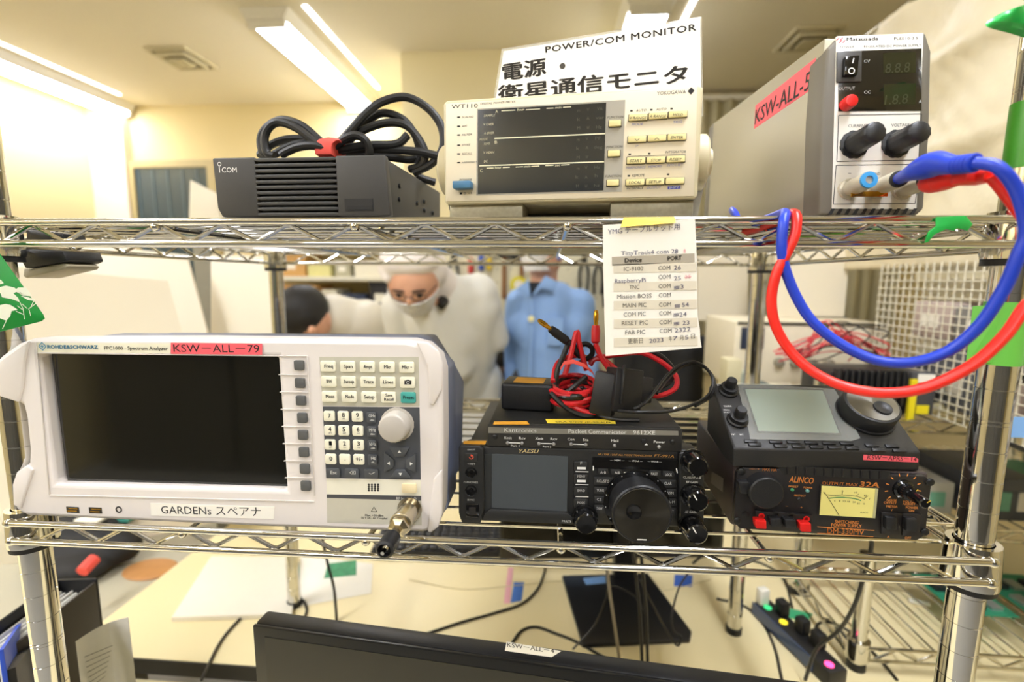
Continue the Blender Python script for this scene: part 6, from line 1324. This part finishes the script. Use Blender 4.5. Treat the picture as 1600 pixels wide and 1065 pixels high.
rl = thing('red_indicator', (150+190, 2080, 890), 'small red glowing indicator on the dark workbench', 'lamp'); MB().box(-30, 30, -20, 20, 0, 40).build('housing', BLACKPL, rl, bevel=3); MB().lathe((0, -20, 22), (0, -1, 0), [(12, 0), (12, 6), (8, 9)], 16).build('lens', mat('glow_red', 'ff4422', .4, emit=('ff3a18', 3.0)), rl)
# ================================================================== pleated curtain on the back wall, right
ct_ = thing('curtain', (2050, 2990, 700), 'pale pleated curtain on the back wall at right', 'curtain'); rg = []
m = MB(); N = 120; top = []; bot = []
for k in range(N+1):
    x = -700+1500*k/N; y = 26*math.sin(k*.9)+10*math.sin(k*.37)
    top.append(Vector((x, y*.6, 1840))); bot.append(Vector((x, y, 0)))
for k in range(N): m.add([bot[k], bot[k+1], top[k+1], top[k]], [(0, 1, 2, 3)])
o = m.build('cloth', mat('curtain_cloth', 'd5cba4', .85), ct_); o.modifiers.new('s', 'SOLIDIFY').thickness = .004
MB().box(-720, 820, -10, 20, 1838, 1870).build('rail', mat('cab_white', 'f5f0e2', .5), ct_)
# dark cupboards added unseen behind the camera, to darken the chrome reflections
for k in range(5):
    t = thing('added_cupboard', (-2200+k*1000, -2950, 0), f'dark tall cupboard number {("one", "two", "three", "four", "five")[k]} from the left along the wall out of view', 'cupboard')
    MB().box(-480, 480, -230, 230, 0, 1950).build('carcass', mat('cup_dark', '55534e', .5), t, bevel=3)
    for s in (-1, 1): d_ = MB().box(s*240-234, s*240+234, 230, 248, 20, 1930).build('door', mat('cup_door', '605e58', .5), t, bevel=2); MB().box(s*30-6, s*30+6, 248, 270, 900, 1060).build('handle', CHROME_D, d_)
# ================================================================== racks and equipment at the right
def wire_rack(name, label, x0, x1, y0, y1, zs, z0, z1, posts=True):
    t = thing(name, (x0, y0, z0), label, 'rack'); W2, D2 = x1-x0, y1-y0
    for x in (0, W2):
        for y in (0, D2):
            p = MB().cyl((x, y, 0), (x, y, z1-z0), 12, n=16).build('post', CHROME, t); MB().cyl((x, y, 0), (x, y, 12), 14).build('foot', BLACKRB, p)
    for z in zs:
        z -= z0
        s = bpy.data.objects.new('shelf', None); COL.objects.link(s); s.parent = t; s.location = (0, 0, z*MM)
        for dz in (0, -22):
            for y in (-14, D2+14): MB().cyl((0, y, dz), (W2, y, dz), 3, n=8).build('edge_bar', CHROME, s)
            for x in (-14, W2+14): MB().cyl((x, 0, dz), (x, D2, dz), 3, n=8).build('edge_bar', CHROME, s)
        for y in (-12, D2+12):
            n = int(W2/36); P = [(20+(W2-40)*k/n, y, -2 if k % 2 else -20) for k in range(n+1)]; MB().tube(P, 2, 6, smooth=0).build('truss_wire', CHROME, s)
        n = int(D2/36); P = [(-12, 20+(D2-40)*k/n, -2 if k % 2 else -20) for k in range(n+1)]; MB().tube(P, 2, 6, smooth=0).build('truss_wire', CHROME, s)
        base = MB().cyl((0, -14, 0), (0, D2+14, 0), 1.8, n=6).mesh('deck_wire')
        for k in range(int(W2/34)): obj('deck_wire', base, CHROME, s, loc=(10+k*34, 0, 2))
        cbm = MB().lathe((0, 0, -28), (0, 0, 1), [(13, 0), (18, 0), (17, 34), (13, 34)], 20).mesh('collar')
        for x in (0, W2):
            for y in (0, D2): obj('collar', cbm, CHROME, s, loc=(x, y, 0))
    return t
lp = atz(1337, 1042, 700)
wire_rack('low_wire_stand', 'low chrome wire stand on the table right of the power strip', lp.x, lp.x+620, lp.y, lp.y+200, [748], 700, 910)
wire_rack('side_wire_rack', 'chrome wire rack at right crowded with boards and equipment', 1060, 1900, 590, 1080, [860, 1083], 700, 1160)
def box_thing(name, label, cat, x, y, z, w_, d_, h_, col, group=None, rough=.5, bev=2, lid=None):
    t = thing(name, (x, y, z), label, cat, group); m_ = mat(f'b_{col}', col, rough)
    MB().box(-w_/2, w_/2, -d_/2, d_/2, 0, h_).build('body', m_, t, bevel=bev); return t
ZS = 1088
# black finned amplifier with yellow tape
hs = thing('finned_amplifier', (1188, 660, ZS), 'black finned amplifier box with yellow tape strips behind the control head', 'amplifier')
MB().box(-100, 100, -50, 60, 0, 86).build('body', BLACKPL, hs, bevel=2)
for k in range(11): MB().box(-94+k*12.4, -88+k*12.4, -70, -50, 22, 94).build('fin', BLACKPL, hs, bevel=1)
MB().box(50, 96, -66, -50, 4, 92).build('end_block', mat('grey_block', '4a4a4c', .5), hs, bevel=2)
MB().box(44, 56, -73, -66, -6, 78).build('yellow_tape', mat('tape_bright', 'f0dc1e', .5), hs); MB().box(62, 86, -68, -66, 6, 24).build('yellow_tape', mat('tape_bright', 'f0dc1e', .5), hs)
s_ = MB().box(60, 92, -67.5, -66, 70, 88).build('white_label', PAPER, hs)
# soldering-iron like tool with cream handle
MBt = thing('cream_handle_tool', (1330, 640, 1088), 'cream handled tool lying beside the finned amplifier', 'tool'); MB().tube([(-60, -20, 10), (0, -10, 10), (60, 0, 11)], 11, 10, rs=lambda t_: 7+5*math.sin(t_*math.pi)).build('handle', mat('handle_cream', 'e6dcae', .5), MBt); MB().tube([(58, 0, 11), (120, 10, 14), (200, 20, 8)], 6, 8).build('cord', M_K2, MBt)
# beige instruments
e0, e1 = aty(1150, 502, 830), aty(1388, 505, 830)
eq = thing('beige_instrument', ((e0.x+e1.x)/2, 900, ZS), 'large beige instrument case behind the red wire tangle', 'instrument'); hw = (e1.x-e0.x)/2; hh = e0.z-ZS
MB().box(-hw, hw, -70, 160, 0, hh).build('case', mat('case_beige', 'e2d8bd', .5), eq, bevel=4); MB().box(-hw+14, -hw+70, -74, -70, hh-70, hh-14).build('screen', mat('screen_navy', '2b3244', .2), eq, bevel=2)
MB().box(-hw+4, hw-4, -72, -70, hh-8, hh).build('top_trim', mat('trim_dark', '5a5648', .5), eq)
for k in range(4): MB().lathe((-hw+110+k*40, -70, hh*.4), (0, -1, 0), [(12, 0), (11, 12), (8, 14)], 20).build('dial', mat('dial_grey', '8d8674', .5), eq)
b1 = thing('standing_board', tuple(aty(1165, 500, 1300)), 'white panel standing left of the rear right post', 'board'); P = [aty(u, v, 1300)-Vector(b1.location)/MM for u, v in ((1090, 500), (1168, 500), (1170, 360), (1090, 360))]; MB().quad(*P, 12).build('panel', M_BOARD, b1); z_ = aty(1165, 500, 1300).z; MB().box(-30, 0, 2, 30, -z_, 0).build('leg', mat('leg_grey', '8a877c', .4, .4), b1)
b2_ = thing('standing_board', tuple(aty(1300, 492, 1000)), 'white panel standing on the beige instrument', 'board'); o_ = aty(1300, 492, 1000); P = [aty(u, v, 1000)-o_ for u, v in ((1212, 506), (1318, 504), (1332, 350), (1212, 350))]; MB().quad(*P, 12).build('panel', M_BOARD, b2_)
MB().box(-60, 40, 0, 40, ZS+hh-o_.z, -4).build('foot', mat('leg_grey', '8a877c', .4, .4), b2_)
# tangle of red wires
cV = crop(1200, 400, 4.438); rwt = thing('red_wire_tangle', tuple(aty(1290, 610, 700)), 'tangle of thin red and black wires before the beige instrument', 'wires'); ro = aty(1290, 610, 700); rq = random.Random(5)
for k in range(22):
    x0, z0 = rq.uniform(30, 260), rq.uniform(640, 760); x1, z1 = rq.uniform(480, 840), rq.uniform(520, 690); pts = [(x0, z0), (x0+(x1-x0)*.3+rq.uniform(-40, 40), z0+rq.uniform(-110, 0)), (x0+(x1-x0)*.65, min(z0, z1)-rq.uniform(20, 130)), (x1, z1), (x1-rq.uniform(-10, 60), z1+rq.uniform(30, 90))]
    MB().tube([aty(*cV(u, v), 700+rq.uniform(-30, 40))-ro for u, v in pts], 1.5, 6, smooth=5).build('wire', mat('wire_red', 'd8353f', .4) if k % 4 else M_K2, rwt)
# small things on the shelf under the tangle
for k, (px, py, w_, h_, d_, c_, nm) in enumerate(((1280, 575, 52, 22, 40, 'e0a81c', 'amber'), (1215, 600, 90, 24, 60, 'efe7cf', 'cream'), (1245, 615, 70, 18, 50, 'f0ead8', 'white'), (1165, 590, 46, 60, 50, '9aa090', 'grey green'), (1150, 560, 40, 40, 50, 'd9cfa8', 'pale tan'), (1180, 610, 50, 26, 40, '5a6a68', 'slate'), (1140, 600, 34, 90, 50, 'cfc6a0', 'straw'))):
    p = aty(px, py, 740+20*(k % 3)); box_thing('parts_box', f'small {nm} parts box on the side wire rack', 'box', p.x, p.y, ZS, w_, d_, max(18, h_), c_, 'small boxes on the side rack')
# lower shelf contents: boards and trays
for k, (x, y, w_, d_, h_, c_, nm) in enumerate(((1180, 700, 90, 160, 46, 'd98a2c', 'orange'), (1300, 720, 150, 180, 70, 'b9b7ae', 'light grey'), (1460, 700, 120, 180, 90, '4a4e58', 'dark'), (1600, 720, 140, 200, 60, '2f7d5c', 'green'), (1740, 720, 120, 200, 110, 'c9c3ac', 'putty'))):
    t = box_thing('parts_tray', f'{nm} parts tray on the lower level of the side rack', 'tray', x, y, 865, w_, d_, h_, c_, 'trays on the side rack')
    for j in range(3): MB().box(-w_/2+8+j*w_/3.2, -w_/2+w_/4+j*w_/3.2, -d_/2-3, -d_/2, h_*.25, h_*.7).build('face_plate', mat(f'fp{(k+j) % 4}', ('e4dfcf', '33373c', 'c04a40', '6fa890')[(k+j) % 4], .5), t)
for k in range(5):
    t = thing('circuit_board', (1320+k*130, 520+18*(k % 2), 752), f'green circuit board, {("first", "second", "third", "fourth", "fifth")[k]} from the left on the low wire stand', 'circuit board', 'boards on the low stand')
    MB().box(-52, 52, -60, 60, 0, 2).build('board', mat('pcb_green2', '2f8a68', .4), t)
    for j in range(6): MB().box(-44+(j % 3)*30, -24+(j % 3)*30, -46+(j//3)*50, -18+(j//3)*50, 2, 8+3*(j % 2)).build('chip', mat('chip', '24262a', .4) if j % 2 else mat('chip_silver', 'b9bcb8', .3, .7), t)
bt_ = aty(1588, 668, 300); t = thing('blue_tag', tuple(bt_), 'light blue tape tag on a black cable right of the post', 'tag'); MB().box(-20, 30, -1, 0, -14, 16).build('tape', mat('tag_sky', '84b4ec', .5), t); MB().tube([(-26, 3, -18), (10, 3, -30), (60, 4, -52)], 3.5, 8).build('cable', M_K2, t); MB().tube([(60, 4, -52), (130, 20, -60), (200, 60, -120), (240, 120, -300), (250, 160, -455+0*1)], 3.5, 8).build('cable', M_K2, t)
# ================================================================== quilted sheet and mesh hanging over the side rack
XSH = 1330
sheet = thing('quilted_sheet', (XSH, 600, 1220), 'creased white quilted sheet hung beside the tall power supply', 'sheet'); so_ = Vector((XSH, 600, 1220))
T0, T1 = atx(1430, 0, XSH), atx(1298, 105, XSH); Bk = [atx(1320, 400, XSH), atx(1335, 560, XSH)]
NY, NZ = 70, 56; ya, zt_ = -150.0, T0.z; m = MB(); idx = {}
rs_ = random.Random(2); ph = [rs_.uniform(0, 6.28) for _ in range(8)]
V_ = []
for iz in range(NZ+1):
    fz_ = iz/NZ; z = 1392+(zt_-1392)*fz_
    yb_ = Bk[1].y+(Bk[0].y-Bk[1].y)*min(1, max(0, (z-Bk[1].z)/(Bk[0].z-Bk[1].z)))*1.0+max(0, (z-Bk[0].z)/(zt_-Bk[0].z))*(T1.y-Bk[0].y)
    for iy in range(NY+1):
        y = ya+(yb_-ya)*iy/NY
        q_ = 1.5*math.sin(y*.19+z*.03+ph[4])*math.sin(z*.17+ph[5])+9*math.exp(-((z-1560-.06*y)/14)**2)*math.sin(y*.03+ph[6])+6*math.sin(y*.021+ph[0]+.004*z)+4*math.sin(z*.035+ph[1]+1.2*math.sin(y*.01))+2.2*math.sin(y*.11+ph[2])*math.sin(z*.105+ph[3])+7*math.exp(-((z-1800-.05*y)/22)**2)+6*math.exp(-((z-1665+.04*y)/18)**2)
        V_.append(Vector((XSH-q_, y, z))-so_)
F_ = [(iz*(NY+1)+iy, iz*(NY+1)+iy+1, (iz+1)*(NY+1)+iy+1, (iz+1)*(NY+1)+iy) for iz in range(NZ) for iy in range(NY)]
m.add(V_, F_); o = m.build('sheet', mat('quilt_white', 'ddd2b4', .4, var=.08, scale=14, bump=1.0, bscale=90), sheet, ang=80); o.modifiers.new('s', 'SOLIDIFY').thickness = .003
MB().cyl((0, ya-600, zt_-1220), (0, T1.y-600+30, zt_-1220), 9).build('hanging_rail', CHROME_D, sheet)
for y in (ya-600+20, T1.y-600): MB().box(8, 40, y-12, y+12, 702-1220, zt_-1220).build('upright', CHROME_D, sheet)
# bright mesh of threads in front of dark goods, lower part of the covered rack
mg = thing('mesh_cover', (XSH-40, 500, 1100), 'white mesh cover with dark goods behind it at right', 'mesh'); mo = Vector((XSH-40, 500, 1100)); m = MB()
ys = [ -60+k*19 for k in range(46)]; zs_ = [1090+k*17 for k in range(18)]
for y in ys: m.box(-1.0, 1.0, y-500-1.1, y-500+1.1, -10, 300)
for z in zs_: m.box(-1.8, .2, -560, 300, z-1100-1.1, z-1100+1.1)
o = m.build('threads', mat('mesh_white', 'e2dcc8', .6), mg); o['kind'] = 'stuff'
ORD = ['first', 'second', 'third', 'fourth', 'fifth', 'sixth', 'seventh', 'eighth', 'ninth', 'tenth', 'eleventh', 'twelfth', 'thirteenth', 'fourteenth', 'fifteenth']; pk = random.Random(9); pcols = [('50566e', 'slate blue'), ('2f3346', 'dark blue'), ('7d7a76', 'grey'), ('9a96a8', 'lilac grey'), ('b8a59a', 'pinkish'), ('c9c0a4', 'tan'), ('63666e', 'steel'), ('3a3c42', 'charcoal'), ('dcd6c6', 'white')]
for lv, z in enumerate((1100, 1240)):
    y = -90; k = 0
    while y < 720:
        w_ = pk.uniform(60, 130); h_ = pk.uniform(70, 122); c_, nm = pcols[(k*2+lv*5+pk.randrange(2)) % len(pcols)]
        t = thing('covered_pack', (XSH+35, y+w_/2, z), f'{nm} pack, {ORD[k]} from the front on the {("lower", "upper")[lv]} board behind the mesh', 'pack', 'packs behind the mesh')
        MB().box(-40, 50, -w_/2, w_/2, 0, h_).build('wrap', mat('pk_'+c_, c_, .6), t, bevel=6); MB().box(-42, -40, -w_*.25, w_*.2, h_*.3, h_*.65).build('pack_label', PAPER, t)
        y += w_+pk.uniform(2, 14); k += 1
cvr = thing('backing_shelf', (XSH+160, 300, 1080), 'pale shelf boards carrying the packs behind the mesh', 'shelf')
for z in (20, 160, 300): MB().box(-150, 120, -420, 460, z-14, z).build('board', mat('shelf_pale', 'cfc6a6', .6), cvr)
MB().box(110, 130, -420, 780, 8, 330).build('back_panel', mat('shelf_pale2', 'd6cdb0', .6), cvr)
bpy.context.view_layer.update()
